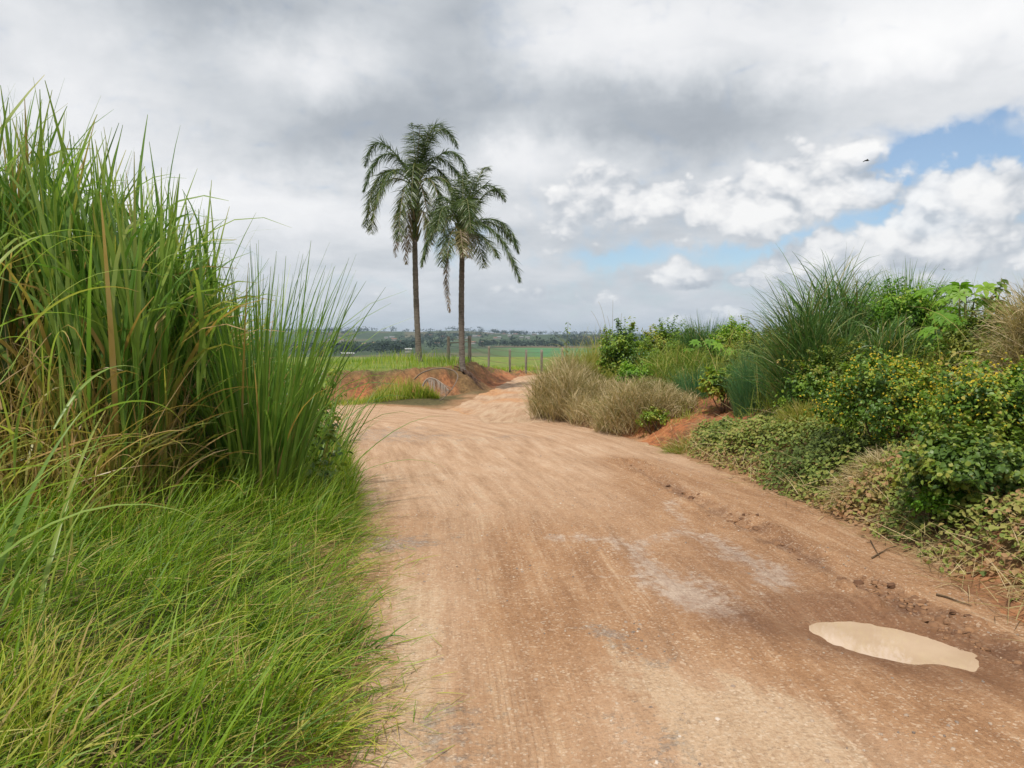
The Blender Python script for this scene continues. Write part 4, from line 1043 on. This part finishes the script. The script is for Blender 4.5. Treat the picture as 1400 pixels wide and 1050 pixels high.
# general weeds covering the soil of the right bank
rng = np.random.default_rng(85); b = Buf(); n = 26000
yy = 4.0 + 17.5 * rng.random(n); xx = np.interp(yy, [4, 7.4, 10, 13, 18.8, 22], [3.9, 4.0, 3.7, 3.2, 1.6, 1.4]) + rng.random(n) * np.interp(yy, [4, 21], [5.5, 9])
sd0, _, _, _ = road_sd(xx, yy); k = (sd0 < -.5) & ~((np.hypot(xx - rs[0] - .1, yy - rs[1]) < 1.5))
xx, yy = xx[k], yy[k]; n = len(xx)
tn = np.clip(.35 + .9 * vn(xx * .8, yy * .8, 105) + rng.normal(0, .2, n), 0, 1)
blades(b, np.stack([xx, yy, hv(xx, yy)], 1), rng.uniform(.25, .7, n), rng.uniform(0, TAU, n), np.abs(rng.normal(.4, .3, n)), rng.uniform(.2, 1.3, n), rng.uniform(.007, .014, n), tn, 5, roll=rng.uniform(-1, 1, n))
o = b.build('bank_weeds', M_YELG); tag(o, 'mixed olive weeds covering the soil of the right bank', 'ground cover', kind='stuff')

rng = np.random.default_rng(88); b = Buf(); n = 46000
yy = 4.2 + 16.5 * rng.random(n) ** 1.25; t_ = rng.random(n) ** 1.1
ed = np.interp(yy, [4, 7.4, 10, 13, 18.8, 22], [3.5, 3.75, 3.45, 2.9, 1.5, 1.4]); xx = ed + t_ * np.interp(yy, [4, 10, 21], [2.8, 5, 8])
sd0, _, _, _ = road_sd(xx, yy); k = (sd0 < -.45) & (np.hypot(xx - rs[0] - .1, yy - rs[1]) > 1.45 + .5 * vn(xx * 2, yy * 2, 121)) & (vn(xx * 1.4, yy * 1.4, 122) + rng.normal(0, .12, n) > -.18)
xx, yy, t_ = xx[k], yy[k], t_[k]; n = len(xx)
ht = np.interp(t_, [0, .3, 1], [.15, .65, .9]) * np.clip(.75 + 1.3 * vn(xx * 1.1, yy * 1.1, 123) + .6 * vn(xx * 3, yy * 3, 124), .12, 1.6)
p = np.stack([xx, yy, hv(xx, yy) + ht * rng.random(n) ** .5], 1)
tn = np.clip(.36 + 1.1 * vn(xx * .8, yy * .8, 125) + rng.normal(0, .18, n), 0, 1)
leaves(b, p, unit(np.array([-.3, -.35, .75]) + rng.normal(0, .45, (n, 3))), rng.normal(0, 1, (n, 3)) + [0, 0, -.3], rng.uniform(.03, .075, n), rng.uniform(.018, .05, n), tn)
o = b.build('leafy_undergrowth', M_DULL); tag(o, 'mixed leafy undergrowth between the shrubs of the right bank', 'undergrowth', kind='stuff')
rng = np.random.default_rng(89); b = Buf(); n = 2600
yy = 5.0 + 14 * rng.random(n); xx = np.interp(yy, [4, 7.4, 10, 13, 18.8, 22], [3.9, 4.1, 3.9, 3.4, 1.9, 1.6]) + rng.random(n) * np.interp(yy, [4, 21], [4., 8])
blades(b, np.stack([xx, yy, hv(xx, yy) + .2], 1), rng.uniform(.5, 1.35, n) * (.8 + vn(xx, yy, 126)), rng.uniform(0, TAU, n), np.abs(rng.normal(.25, .25, n)), rng.uniform(.1, 1.6, n), rng.uniform(.005, .012, n), np.clip(rng.normal(.5, .25, n), 0, 1), 7, roll=rng.uniform(-1, 1, n))
o = b.build('wild_stalks', M_YELG); tag(o, 'thin grass stalks poking through the shrubs of the right bank', 'grass', kind='stuff')

# ------------------------------------------------------------------ grass on and below the clay bank, field edge
rng = np.random.default_rng(86); b = Buf(); n = 1700
q0 = [(430, 560), (480, 556), (520, 551), (560, 547), (600, 545)]
q0 = [gnd(*q_) for q_ in q0]
t = rng.random(n) ** .8; xx = np.interp(t, np.linspace(0, 1, 5), [q_[0] for q_ in q0]); yb = np.interp(t, np.linspace(0, 1, 5), [q_[1] for q_ in q0])
yy = yb + .25 + rng.random(n) * np.interp(t, [0, .5, 1], [1.2, 1.4, .8])
yy = np.minimum(yy, 22.6)
hgt = .14 + .40 * np.exp(-((t - .62) / .3) ** 2) + .2 * vn(xx * 2, yy * 2, 106)
blades(b, np.stack([xx, yy, hv(xx, yy)], 1), hgt * rng.uniform(.35, 1.35, n), rng.uniform(0, TAU, n), np.abs(rng.normal(.25, .2, n)), rng.uniform(.1, .9, n), rng.uniform(.010, .020, n), np.clip(rng.normal(.58, .22, n), 0, 1), 5, roll=rng.uniform(-1, 1, n))
o = b.build('bank_foot_grass', M_TURF); tag(o, 'light green grass growing at the foot of the red clay bank', 'grass', kind='stuff')
rng = np.random.default_rng(87); b = Buf(); n = 26000
yy = 22.5 + 30 * rng.random(n) ** 1.15; xx = rng.uniform(-12.5, 8, n) * (.55 + yy / 60)
bsv = bank_sd(xx, yy); sdv, _, _, _ = road_sd(xx, yy)
k = ((bsv > .75) | ((yy > 34) & (sdv < -.9))) & (sdv < -.6)
xx, yy = xx[k], yy[k]; n = len(xx)
near_p = bl(xx, yy, -3.4, 28.5, 2.2, 2.6)
hgt = np.maximum(.10 + .34 * near_p + .16 * vn(xx, yy, 107), .05) * np.interp(yy, [22, 34, 52], [.85, 1.6, 2.2])
blades(b, np.stack([xx, yy, hv(xx, yy)], 1), hgt * rng.uniform(.5, 1.15, n), rng.uniform(0, TAU, n), np.abs(rng.normal(.2, .2, n)), rng.uniform(.1, .9, n), rng.uniform(.010, .02, n) * np.interp(yy, [22, 50], [1, 2.]), np.clip(.52 + .5 * vn(xx * .5, yy * .5, 108) + rng.normal(0, .17, n) - .2 * near_p, 0, 1), 4, roll=rng.uniform(-1, 1, n))
o = b.build('field_grass', M_TURF); tag(o, 'yellow green grass on the bank top and around the fence', 'grass', kind='stuff')

# ------------------------------------------------------------------ palms
def bez(p, n=14):
    t = np.linspace(0, 1, n)[:, None]; p = [np.asarray(a, float) for a in p]
    if len(p) == 3: return (1 - t) ** 2 * p[0] + 2 * t * (1 - t) * p[1] + t * t * p[2]
    return (1 - t) ** 3 * p[0] + 3 * t * (1 - t) ** 2 * p[1] + 3 * t * t * (1 - t) * p[2] + t ** 3 * p[3]
def frond_mesh(b, pts, rng, tint, leafL=.55, dens=46, dead=False, thin=1.0):
    n = len(pts)
    tube(b, pts, np.linspace(.028, .006, n), 5, min(1, tint + .35), cap=False)
    seg = np.concatenate([[0], np.cumsum(np.linalg.norm(np.diff(pts, axis=0), axis=1))]); tot = seg[-1]
    m = int(dens * 5.6 * tot / 2.2)
    s = np.sort(rng.uniform(.16, 1.0, m)); pos = np.stack([np.interp(s * tot, seg, pts[:, k]) for k in range(3)], 1)
    tg = unit(np.stack([np.interp(s * tot, seg, np.gradient(pts[:, k])) for k in range(3)], 1))
    up = np.array([0, 0, 1.0]); side = np.cross(tg, up); bad = np.linalg.norm(side, axis=1) < .15
    side[bad] = np.cross(tg[bad], [0, 1.0, 0]); side = unit(side); nv = np.cross(side, tg)
    sg = np.where(rng.random(m) < .5, -1., 1.)[:, None]
    d = unit(side * sg * rng.uniform(.7, 1.1, (m, 1)) + tg * rng.uniform(.45, .9, (m, 1)) + nv * rng.normal(.15, .40, (m, 1)) + (np.array([0, 0, -.9]) if dead else np.array([0, 0, -.42])))
    L = leafL * (np.sin(np.clip(s * 1.02, 0, 1) * math.pi) ** .45 * .85 + .15) * rng.uniform(.7, 1.1, m)
    az = np.arctan2(d[:, 0], d[:, 1]); ln = np.arccos(np.clip(d[:, 2], -1, 1))
    blades(b, pos, L * thin, az, ln, rng.uniform(.3, 1.0, m) * np.clip((2.9 - ln), 0, 1), rng.uniform(.020, .030, m), np.clip(tint + rng.normal(0, .12, m), 0, 1), 4, lambda q_: .15 * q_, roll=rng.uniform(-1.2, 1.2, m), power=1.2)

def palm(name, label, base_px, d, hub_px, top_px, r0, r1, fronds, seed, leafL, bulk):
    rng = np.random.default_rng(seed)
    bp = at(base_px[0], base_px[1], d); zg = float(hv(np.array([bp[0]]), np.array([d]))[0])
    bp[2] = zg
    hub = at(hub_px[0], hub_px[1], d)
    root = empty(name, tuple(bp), label, 'palm tree')
    tp = at(top_px[0], top_px[1], d)
    t = np.linspace(-.01, 1, 60)[:, None]
    pts = bp + (tp - bp) * t + np.array([1, 0, 0]) * (np.sin(t * math.pi) * -.03)
    rad = np.interp(t[:, 0], [0, .03, .12, .6, 1], [r0 * 1.5, r0 * 1.15, r0, r0 * .95, r1])
    rad = rad * (1 + .035 * np.sin(np.arange(60) * 2.2) + .02 * rng.normal(0, 1, 60))
    b = Buf(); tube(b, pts, rad, 14); b.build('trunk', M_TRUNK, root, origin=bp)
    # old leaf bases and crown shaft
    b = Buf(); k = 46
    for i in range(k):
        f = i / k; c = tp + (hub - tp) * (f * 1.25 - .12); a = i * 2.4
        o_ = np.array([math.cos(a), math.sin(a), 0]); rr = r1 * (1.0 + .25 * (1 - f))
        p0 = c + o_ * rr * .6; p1 = c + o_ * (rr + .06) + [0, 0, .22]; p2 = c + o_ * (rr + .14 + .12 * f) + [0, 0, .50]
        tube(b, bez([p0, p1, p2], 5), [.05, .05, .04, .03, .015], 5, rng.uniform(.45, .95))
    cs = np.linspace(tp - [0, 0, .05], hub + [0, 0, .25], 8)
    tube(b, cs, np.linspace(r1 * 1.05, r1 * .6, 8), 10, .6)
    b.build('leaf_bases', M_FROND, root, origin=bp)
    for (mx, my, ex, ey, dy, tint, kind) in fronds:
        st = hub + [rng.normal(0, .05), dy * .06, rng.uniform(-.15, .15)]
        if kind == 'dead': st = tp + (hub - tp) * .35
        mid = at(mx, my, d + dy * .55); end = at(ex, ey, d + dy)
        # control so that the curve passes through the apex pixel
        ctrl = (mid - .25 * st - .25 * end) / .5
        b = Buf(); P_ = bez([st, ctrl, end], 16)
        frond_mesh(b, P_, rng, tint, leafL * (.8 if kind == 'dead' else 1), 44 if kind != 'dead' else 34, kind == 'dead', .8 if kind == 'dead' else 1.)
        b.build('dead_frond' if kind == 'dead' else 'frond', M_FROND, root, origin=bp)
    return root
g = 'g'
palmA = [  # apex px, tip px, depth offset, tint
 (567, 205, 563, 168, .2, .45, g), (578, 205, 590, 170, -.3, .4, g), (572, 200, 575, 170, -.6, .5, g),
 (598, 180, 626, 202, .3, .35, g), (612, 207, 638, 240, -.4, .3, g), (590, 178, 612, 182, 1.2, .4, g),
 (523, 196, 499, 228, .2, .35, g), (530, 210, 497, 262, -.5, .3, g), 
 (522, 238, 500, 312, .3, .45, g), (527, 250, 508, 320, -.5, .6, g), (540, 232, 512, 280, -1.3, .4, g),
 (600, 232, 622, 290, .6, .35, g), (607, 245, 632, 300, -.6, .45, g), (592, 250, 606, 318, -1.1, .55, g), (600, 215, 640, 262, 1.0, .3, g),
 (552, 262, 545, 330, -1.2, .5, g), (578, 262, 590, 335, -1.3, .6, g), 
 (566, 225, 562, 285, -1.7, .42, g), 
 (548, 272, 541, 352, .2, .93, 'dead'), (552, 282, 556, 362, -.2, .97, 'dead'), (558, 290, 561, 345, -.4, 1.0, 'dead'), (580, 292, 584, 345, -.3, .9, 'dead')]
palm('palm_tree', 'taller palm tree on the left of the pair above the clay bank', (573, 492), 29.2, (568, 255), (567, 322), .110, .095, palmA, 101, .62, 0)
palmB = [
 (633, 265, 632, 234, .2, .42, g), (642, 268, 650, 240, -.3, .4, g), (626, 268, 620, 245, .4, .4, g), (636, 262, 640, 236, .8, .45, g),
 (660, 255, 691, 275, .3, .35, g), (655, 242, 668, 232, 1.0, .4, g), (668, 262, 690, 270, .9, .4, g),
 (682, 302, 709, 346, .2, .32, g), (677, 318, 711, 386, -.4, .36, g), (672, 305, 700, 330, .9, .4, g), (660, 325, 680, 352, -1.2, .4, g),
 (606, 288, 588, 330, .6, .35, g), (600, 302, 576, 364, -.3, .36, g), (612, 300, 604, 366, -.9, .45, g), (608, 270, 590, 296, 1.1, .3, g), (610, 282, 598, 316, -1.4, .38, g),
 (648, 318, 662, 366, -1.3, .5, g), (640, 322, 641, 352, -1.6, .78, g), (630, 318, 634, 350, -1.7, .82, g), (618, 318, 612, 352, -1.5, .5, g),
 (644, 276, 650, 320, -1.7, .36, g), (638, 272, 644, 318, -2.0, .42, g), ]
PB = palm('palm_tree', 'shorter palm tree on the right of the pair on the mound', (632, 505), 27.2, (634, 312), (632, 342), .105, .092, palmB, 102, .56, 0)
# the long hanging dead frond of the shorter palm
rng = np.random.default_rng(103); b = Buf(); d = 27.0
bp = np.array(PB.location)
frond_mesh(b, bez([at(630, 336, d), at(607, 322, d - .2), at(607, 380, d - .3), at(615, 428, d - .3)], 20), rng, .95, .34, 40, True, .8)
b.build('dead_frond', M_FROND, PB, origin=bp)
# exposed dark roots holding the mound
b = Buf(); rng = np.random.default_rng(104)
for i in range(60):
    a = rng.uniform(-1.2, 2.2); r = rng.uniform(.3, .95)
    p0 = bp + [0, 0, .05]; ex, ey = bp[0] + math.sin(a + .6) * r, bp[1] - abs(math.cos(a)) * r * .8
    e = np.array([ex, ey, hz1(ex, ey) + rng.uniform(-.02, .1)])
    m = (p0 + e) / 2 + [rng.normal(0, .12), rng.normal(0, .12), rng.uniform(.0, .10)]
    m[2] = max(m[2], hz1(m[0], m[1]) + .03)
    tube(b, bez([p0, m, e], 7), np.linspace(.018, .006, 7), 5, cap=False)
b.build('roots', solid_mat('dark_root', (.055, .032, .022), (.13, .08, .055), 10), PB, origin=bp)

# fallen fronds against the bank
rng = np.random.default_rng(105); d = 22.6
M_DEADP = leaf_mat('dead_frond_grey', [(0, (.12, .09, .07)), (.5, (.24, .19, .15)), (1, (.36, .30, .25))], rough=.8, trans=.1)
pp = np.array([at(x, y, d + dd) for x, y, dd in [(566, 519, .4), (575, 510, .3), (592, 504, .2), (608, 503, .1), (620, 506, 0), (627, 513, -.2), (624, 522, -.5), (618, 532, -.8), (609, 542, -1.1), (601, 548, -1.2)]])
b = Buf(); tt_ = np.linspace(0, 9, 40); ps = np.stack([np.interp(tt_, range(10), pp[:, k]) for k in range(3)], 1)
for _ in range(3): ps[1:-1] = (ps[:-2] + ps[1:-1] * 2 + ps[2:]) / 4
tube(b, ps, np.linspace(.022, .010, 40), 6, .25)
o = b.build('fallen_frond', M_DEADP, origin=pp[5]); o.location = pp[5]; tag(o, 'bare grey frond stalk arching in a hoop against the clay bank', 'fallen frond')
b = Buf(); c0 = at(580, 526, 22.0)
frond_mesh(b, bez([at(578, 528, 22.), at(584, 508, 22.), at(600, 518, 21.9), at(614, 534, 21.6)], 14), rng, .5, .42, 40, True)
o = b.build('fallen_frond', M_DEADP, origin=c0); o.location = c0; tag(o, 'withered grey palm frond with hanging leaflets inside the hoop', 'fallen frond')

# ------------------------------------------------------------------ fence
rng = np.random.default_rng(106)
FN = empty('wire_fence', (0, 36, 0), 'weathered wooden post and wire fence along the grassy field behind the palms', 'fence')
posts = [(613, 460, 30.5, .065, 0), (642, 459, 31.5, .075, 0), (668.5, 473, 37., .055, .02), (697, 477, 39.5, .055, 0), (719.5, 478, 42, .06, .03), (740.5, 478, 44.5, .075, -.01), (769, 476, 47.5, .07, 0)]
tops = []
for (px, yt, d, r, tl) in posts:
    tp = at(px, yt, d); zg = hz1(tp[0], d)
    b = Buf(); k = 9
    t = np.linspace(0, 1, k)[:, None]; ps = np.array([tp[0] - tl, d, zg - .1]) + (tp - np.array([tp[0] - tl, d, zg - .1])) * t
    tube(b, ps, r * rng.uniform(.86, 1.08, k), 8)
    b.build('post', M_POST, FN, origin=(0, 36, 0)); tops.append((tp, zg))
for f in (.90, .62, .32):
    b = Buf()
    for i, ((a, za), (c, zc)) in enumerate(zip(tops[:-1], tops[1:])):
        p0 = np.array([a[0], a[1], za + (a[2] - za) * (f if i > 1 else min(f, .9) )]); p1 = np.array([c[0], c[1], zc + (c[2] - zc) * f])
        t = np.linspace(0, 1, 8)[:, None]; ps = p0 + (p1 - p0) * t; ps[:, 2] -= .03 * np.sin(t[:, 0] * math.pi)
        tube(b, ps, .006, 4, cap=False)
    b.build('wire', M_WIRE, FN, origin=(0, 36, 0))
b = Buf(); a, c = at(614, 469, 31.5), at(641, 467, 33.5); tube(b, np.linspace(a, c, 5), .022, 6); b.build('rail', M_POST, FN, origin=(0, 36, 0))

# ------------------------------------------------------------------ far hills: woods, trees, houses
def tree_cards(b, rng, x, y, z, h, wdt, n, tint):
    c = np.array([x, y, z + h * .56])
    cl = unit(rng.normal(0, 1, (9, 3))) * np.array([wdt, wdt, h * .42]) * rng.uniform(.3, .75, (9, 1)) + c
    j = rng.integers(0, 9, n)
    p = cl[j] + rng.normal(0, 1, (n, 3)) * np.array([wdt, wdt, h * .42]) * .26
    s_ = h * .17 * rng.uniform(.6, 1.3, n)
    leaves(b, p, unit(unit(p - c) + rng.normal(0, .5, (n, 3)) + [0, -.2, .4]), rng.normal(0, 1, (n, 3)), s_, s_ * .9, np.clip(tint + rng.normal(0, .2, n), 0, 1))
rng = np.random.default_rng(107); b = Buf(); cnt = 0
for _ in range(6500):
    d = 420 * (5.2 ** (rng.random() ** .8)); px = rng.uniform(330, 1110)
    x = (px - 700) / F * d
    dens = float(fbm(np.array([x / 150.]), np.array([d / 260.]), 51, 3)[0])
    if d < 900 and not (px < 640 - (d - 420) * .1): continue
    band = 900 < d < 1080
    if dens < (-.02 if band else .02 if d > 900 else .24): continue
    cnt += 1
    h = rng.uniform(7, 13) * (1.15 if band else 1)
    z = float(H(np.array([x]), np.array([d]), False)[0])
    tree_cards(b, rng, x, d, z - .5, h, h * rng.uniform(.45, .75), 26, rng.uniform(.1, .7))
for _ in range(230):
    px = rng.uniform(655, 1110); d = rng.uniform(905, 1000) + max(0, 760 - px) * .6
    x = (px - 700) / F * d; h = rng.uniform(7, 11)
    tree_cards(b, rng, x, d, float(H(np.array([x]), np.array([d]), False)[0]) - .5, h, h * .6, 26, rng.uniform(.0, .5))
for _ in range(330):
    px = rng.uniform(400, 1110); d = rng.uniform(2050, 2450); x = (px - 700) / F * d
    if float(vn(np.array([x / 90.]), np.array([3.]), 53)[0]) < -.12: continue
    h = rng.uniform(7, 17)
    tree_cards(b, rng, x, d, float(H(np.array([x]), np.array([d]), False)[0]) - .5, h, h * rng.uniform(.5, .9), 22, rng.uniform(.1, .6))
o = b.build('distant_woodland', M_FAR); tag(o, 'dark far off woods and tree rows on the hills across the valley', 'woodland', kind='stuff')

def far_tree(label, px, ytop, d, wpx, seed, hpx=None):
    rng = np.random.default_rng(seed)
    x = (px - 700) / F * d; zt = at(700, ytop, d)[2]
    z = float(H(np.array([x]), np.array([d]), False)[0])
    if hpx: z = min(z, zt - hpx / F * d) if False else z
    h = max(zt - z, 3.)
    root = empty('distant_tree', (x, d, z), label, 'tree')
    b = Buf(); wd = wpx / 2 / F * d
    hc = min(h, wd * 2.4)
    tree_cards(b, rng, x, d, z + h - hc, hc, wd, 90, .3); b.build('crown', M_FAR, root, origin=(x, d, z))
    b = Buf(); tube(b, np.linspace([x, d, z - .5], [x, d, z + h - hc * .5], 4), np.linspace(.035, .015, 4) * max(h, 6) * .5, 6); b.build('trunk', M_STEM, root, origin=(x, d, z))
far_tree('big dark tree in the valley just right of the tall left grass', 440, 478, 330, 22, 201)
far_tree('round tree on the hilltop left of the taller palm trunk', 541, 457, 1700, 9, 202)
far_tree('tree on the hilltop touching the left side of the taller palm trunk', 556, 457, 1680, 8, 203)
far_tree('skyline tree between the two palm trunks', 602, 459, 1650, 8, 204)
far_tree('rounded skyline tree above the wire fence right of the palms', 700, 459, 1300, 12, 205)
far_tree('skyline tree right of the shorter palm and the pale hillside houses', 659, 458, 1450, 7, 206)
far_tree('lone thin tree poking above the woods on the skyline', 734, 459, 1000, 4, 207)
far_tree('dark tree rising above the woods left of the thin weed stem', 757, 462, 960, 10, 208)

M_HW = solid_mat('house_plaster', (.26, .24, .215), (.42, .39, .36), .3); M_HR = solid_mat('house_tile', (.26, .13, .085), (.36, .2, .14), .3); M_HR2 = solid_mat('house_sheet', (.28, .28, .28), (.42, .42, .42), .3)
def house(px, d, wdt, dep, ht, seed, label, group='houses on the far hillside', roof=None):
    rng = np.random.default_rng(seed); x = (px - 700) / F * d; z = float(H(np.array([x]), np.array([d]), False)[0])
    a, c, h = wdt / 2, dep / 2, ht
    rg = h + .02 + h * .45 * .9
    V = [(-a, -c, -2), (a, -c, -2), (a, c, -2), (-a, c, -2), (-a, -c, h), (a, -c, h), (a, c, h), (-a, c, h), (-a, 0, rg), (a, 0, rg), (-a, 0, h), (a, 0, h)]
    o = mesh_np('house', V, [[0, 1, 5, 4], [1, 2, 6, 5], [2, 3, 7, 6], [3, 0, 4, 7], [4, 10, 7, 8], [5, 9, 6, 11]], M_HW, smooth=False)
    o.location = (x, d, z); o.rotation_euler = (0, 0, rng.uniform(-.5, .5))
    e = .6; r = h * .45; h2 = h + .02
    V = [(-a - e, -c - e, h2), (a + e, -c - e, h2), (a + e, c + e, h2), (-a - e, c + e, h2), (-a - e, 0, h2 + r), (a + e, 0, h2 + r)]
    mesh_np('roof', V, [[0, 1, 5, 4], [2, 3, 4, 5], [0, 3, 2, 1]], roof or (M_HR if rng.random() < .6 else M_HR2), parent=o, smooth=False)
    tag(o, label, 'house', group)
rng = np.random.default_rng(108)
for k in range(34):
    px = [463, 470, 484, 512, 530, 535, 548, 575, 590, 598, 626, 648, 655, 661, 672, 684, 690, 704, 712, 722, 650, 668, 677, 697, 1022, 1034, 1048, 540, 560, 606, 452, 499, 640, 730][k]
    house(px + rng.uniform(-2, 2), rng.uniform(1150, 1900), rng.uniform(6, 10), rng.uniform(5, 7), rng.uniform(2.2, 3.0), 300 + k, 'tiny pale house among trees on the far hillside')
house(475, 480, 7, 5, 2.2, 350, 'small white shed low in the valley left of the palms', None, M_HR2)
house(558, 700, 6, 5, 2.6, 351, 'lone white shed below the woods left of the taller palm trunk', None, M_HR2)

# ------------------------------------------------------------------ small things
rng = np.random.default_rng(109); b = Buf(); n = 16000
yy = 1.5 + 9.5 * rng.random(n) ** 1.5; xx = np.interp(yy, [1.5, 4, 10], [1.1, 1.0, .2]) + rng.uniform(-1, 1, n) * np.interp(yy, [1.5, 8], [1.75, 2.1])
ok = (pud_r(xx, yy) > 1.25) & (rng.random(n) < np.clip(.30 + 1.8 * vn(xx * 1.7, yy * 1.7, 110) + .9 * fbm(xx * 5, yy * 5, 111, 2), .03, 1))
xx, yy = xx[ok], yy[ok]; n = len(xx)
sz = .0018 + .010 * rng.random(n) ** 7
zz_ = hv(xx, yy) + .012
ocv = np.array([[1, 0, 0], [0, 1, 0], [-1, 0, 0], [0, -1, 0], [.55, .55, .6], [-.55, .55, .6], [-.55, -.55, .55], [.55, -.55, .6]])
V = ocv[None] * sz[:, None, None] * rng.uniform(.6, 1.3, (n, 8, 3)); V[..., 0] += xx[:, None]; V[..., 1] += yy[:, None]; V[..., 2] += zz_[:, None]
qf = np.array([[4, 5, 6, 7], [0, 1, 5, 4], [1, 2, 6, 5], [2, 3, 7, 6], [3, 0, 4, 7]])
b.add(V.reshape(-1, 3), (np.arange(n)[:, None, None] * 8 + qf[None]).reshape(-1, 4), np.repeat(rng.random(n), 8))
o = b.build('gravel', leaf_mat('pebble', [(0, (.16, .13, .11)), (.4, (.30, .22, .165)), (.9, (.42, .32, .235)), (1, (.60, .53, .46))], rough=.85, trans=0, patch=0))
tag(o, 'loose pebbles scattered on the dirt road', 'gravel', kind='stuff')

rng = np.random.default_rng(112); b = Buf(); n = 420
t = rng.uniform(.2, 6.6, n); i0 = t.astype(int); RP = np.array(RUT); P_ = RP[i0] + (RP[np.minimum(i0 + 1, len(RP) - 1)] - RP[i0]) * (t - i0)[:, None]
P_ = P_ + rng.normal(0, .07, (n, 2)) + [.02, .05]
k = vn(P_[:, 0] * 3, P_[:, 1] * 3, 113) > -.12; P_ = P_[k]; n = len(P_)
sz = .010 + .028 * rng.random(n) ** 3
V = ocv[None] * sz[:, None, None] * rng.uniform(.5, 1.3, (n, 8, 3)); V[..., 0] += P_[:, 0:1]; V[..., 1] += P_[:, 1:2]; V[..., 2] += (hv(P_[:, 0], P_[:, 1]) + .010)[:, None]
b.add(V.reshape(-1, 3), (np.arange(n)[:, None, None] * 8 + qf[None]).reshape(-1, 4), np.repeat(rng.random(n), 8))
o = b.build('mud_clods', leaf_mat('mud_clod', [(0, (.12, .058, .03)), (1, (.28, .15, .075))], rough=.9, trans=0, patch=0))
tag(o, 'dark mud clods thrown up beside the right wheel rut', 'mud', kind='stuff')

def twig(label, pix, r=.007):
    ps = []
    for (px, py) in pix:
        q_ = gnd(px, py); ps.append([q_[0], q_[1], hz1(q_[0], q_[1]) + .022])
    ps = np.array(ps); b = Buf(); tube(b, ps, np.linspace(r, r * .4, len(ps)), 6)
    o = b.build('stick', M_STEM, origin=ps[0]); o.location = ps[0]; tag(o, label, 'stick')
twig('thin dark stick lying near the right edge of the road', [(1280, 817), (1294, 820), (1310, 826), (1328, 831)], .008)
twig('short twig lying at the edge of the creeping vines', [(1192, 766), (1203, 758), (1216, 751), (1228, 749)], .006)
twig('crooked twig crossing another at the edge of the creeping vines', [(1190, 742), (1196, 752), (1203, 764)], .005)

# bird
b = Buf(); c0 = at(1185, 220, 55.); 
tube(b, c0 + np.array([[-.20, 0, 0], [-.12, 0, .02], [0, 0, .025], [.12, 0, .02], [.18, 0, .025]]), [.006, .04, .05, .035, .012], 8)
bird = empty('bird', tuple(c0), 'tiny dark bird flying before the blue gap in the clouds', 'bird')
M_BIRD = solid_mat('dark_plumage', (.02, .02, .025), (.05, .05, .055), 10)
b.build('body', M_BIRD, bird, origin=c0)
for sgn in (-1, 1):
    V = np.array([[-.07, 0, .03], [.07, 0, .03], [.02, sgn * .2, .08], [-.08, sgn * .2, .08], [-.02, sgn * .42, .03], [-.10, sgn * .42, .03],
                  [-.07, 0, .018], [.07, 0, .018], [.02, sgn * .2, .068], [-.08, sgn * .2, .068], [-.02, sgn * .42, .024], [-.10, sgn * .42, .024]])
    mesh_np('wing', V, [[0, 1, 2, 3], [3, 2, 4, 5], [7, 6, 9, 8], [8, 9, 11, 10], [1, 7, 8, 2], [2, 8, 10, 4], [6, 0, 3, 9], [9, 3, 5, 11], [4, 10, 11, 5]], M_BIRD, parent=bird)

# ------------------------------------------------------------------ haze over the valley
HZ = 5200.
V = np.array([(x, y, z) for z in (-40., 75.) for y in (-300., 5900.) for x in (-HZ, HZ)])
mt, N = new_mat('valley_air')
pv = N.node('ShaderNodeVolumePrincipled')
pv.inputs['Color'].default_value = (.62, .78, 1.0, 1); pv.inputs['Density'].default_value = .00012; pv.inputs['Anisotropy'].default_value = 0.2
o_ = N.node('ShaderNodeOutputMaterial'); N.t.links.new(pv.outputs[0], o_.inputs['Volume'])
hz_ = mesh_np('haze', V, [[0, 2, 3, 1], [4, 5, 7, 6], [0, 1, 5, 4], [2, 6, 7, 3], [0, 4, 6, 2], [1, 3, 7, 5]], mt, smooth=False)
hz_['kind'] = 'stuff'; hz_['label'] = 'thin bluish haze over the far hills'; hz_['category'] = 'haze'
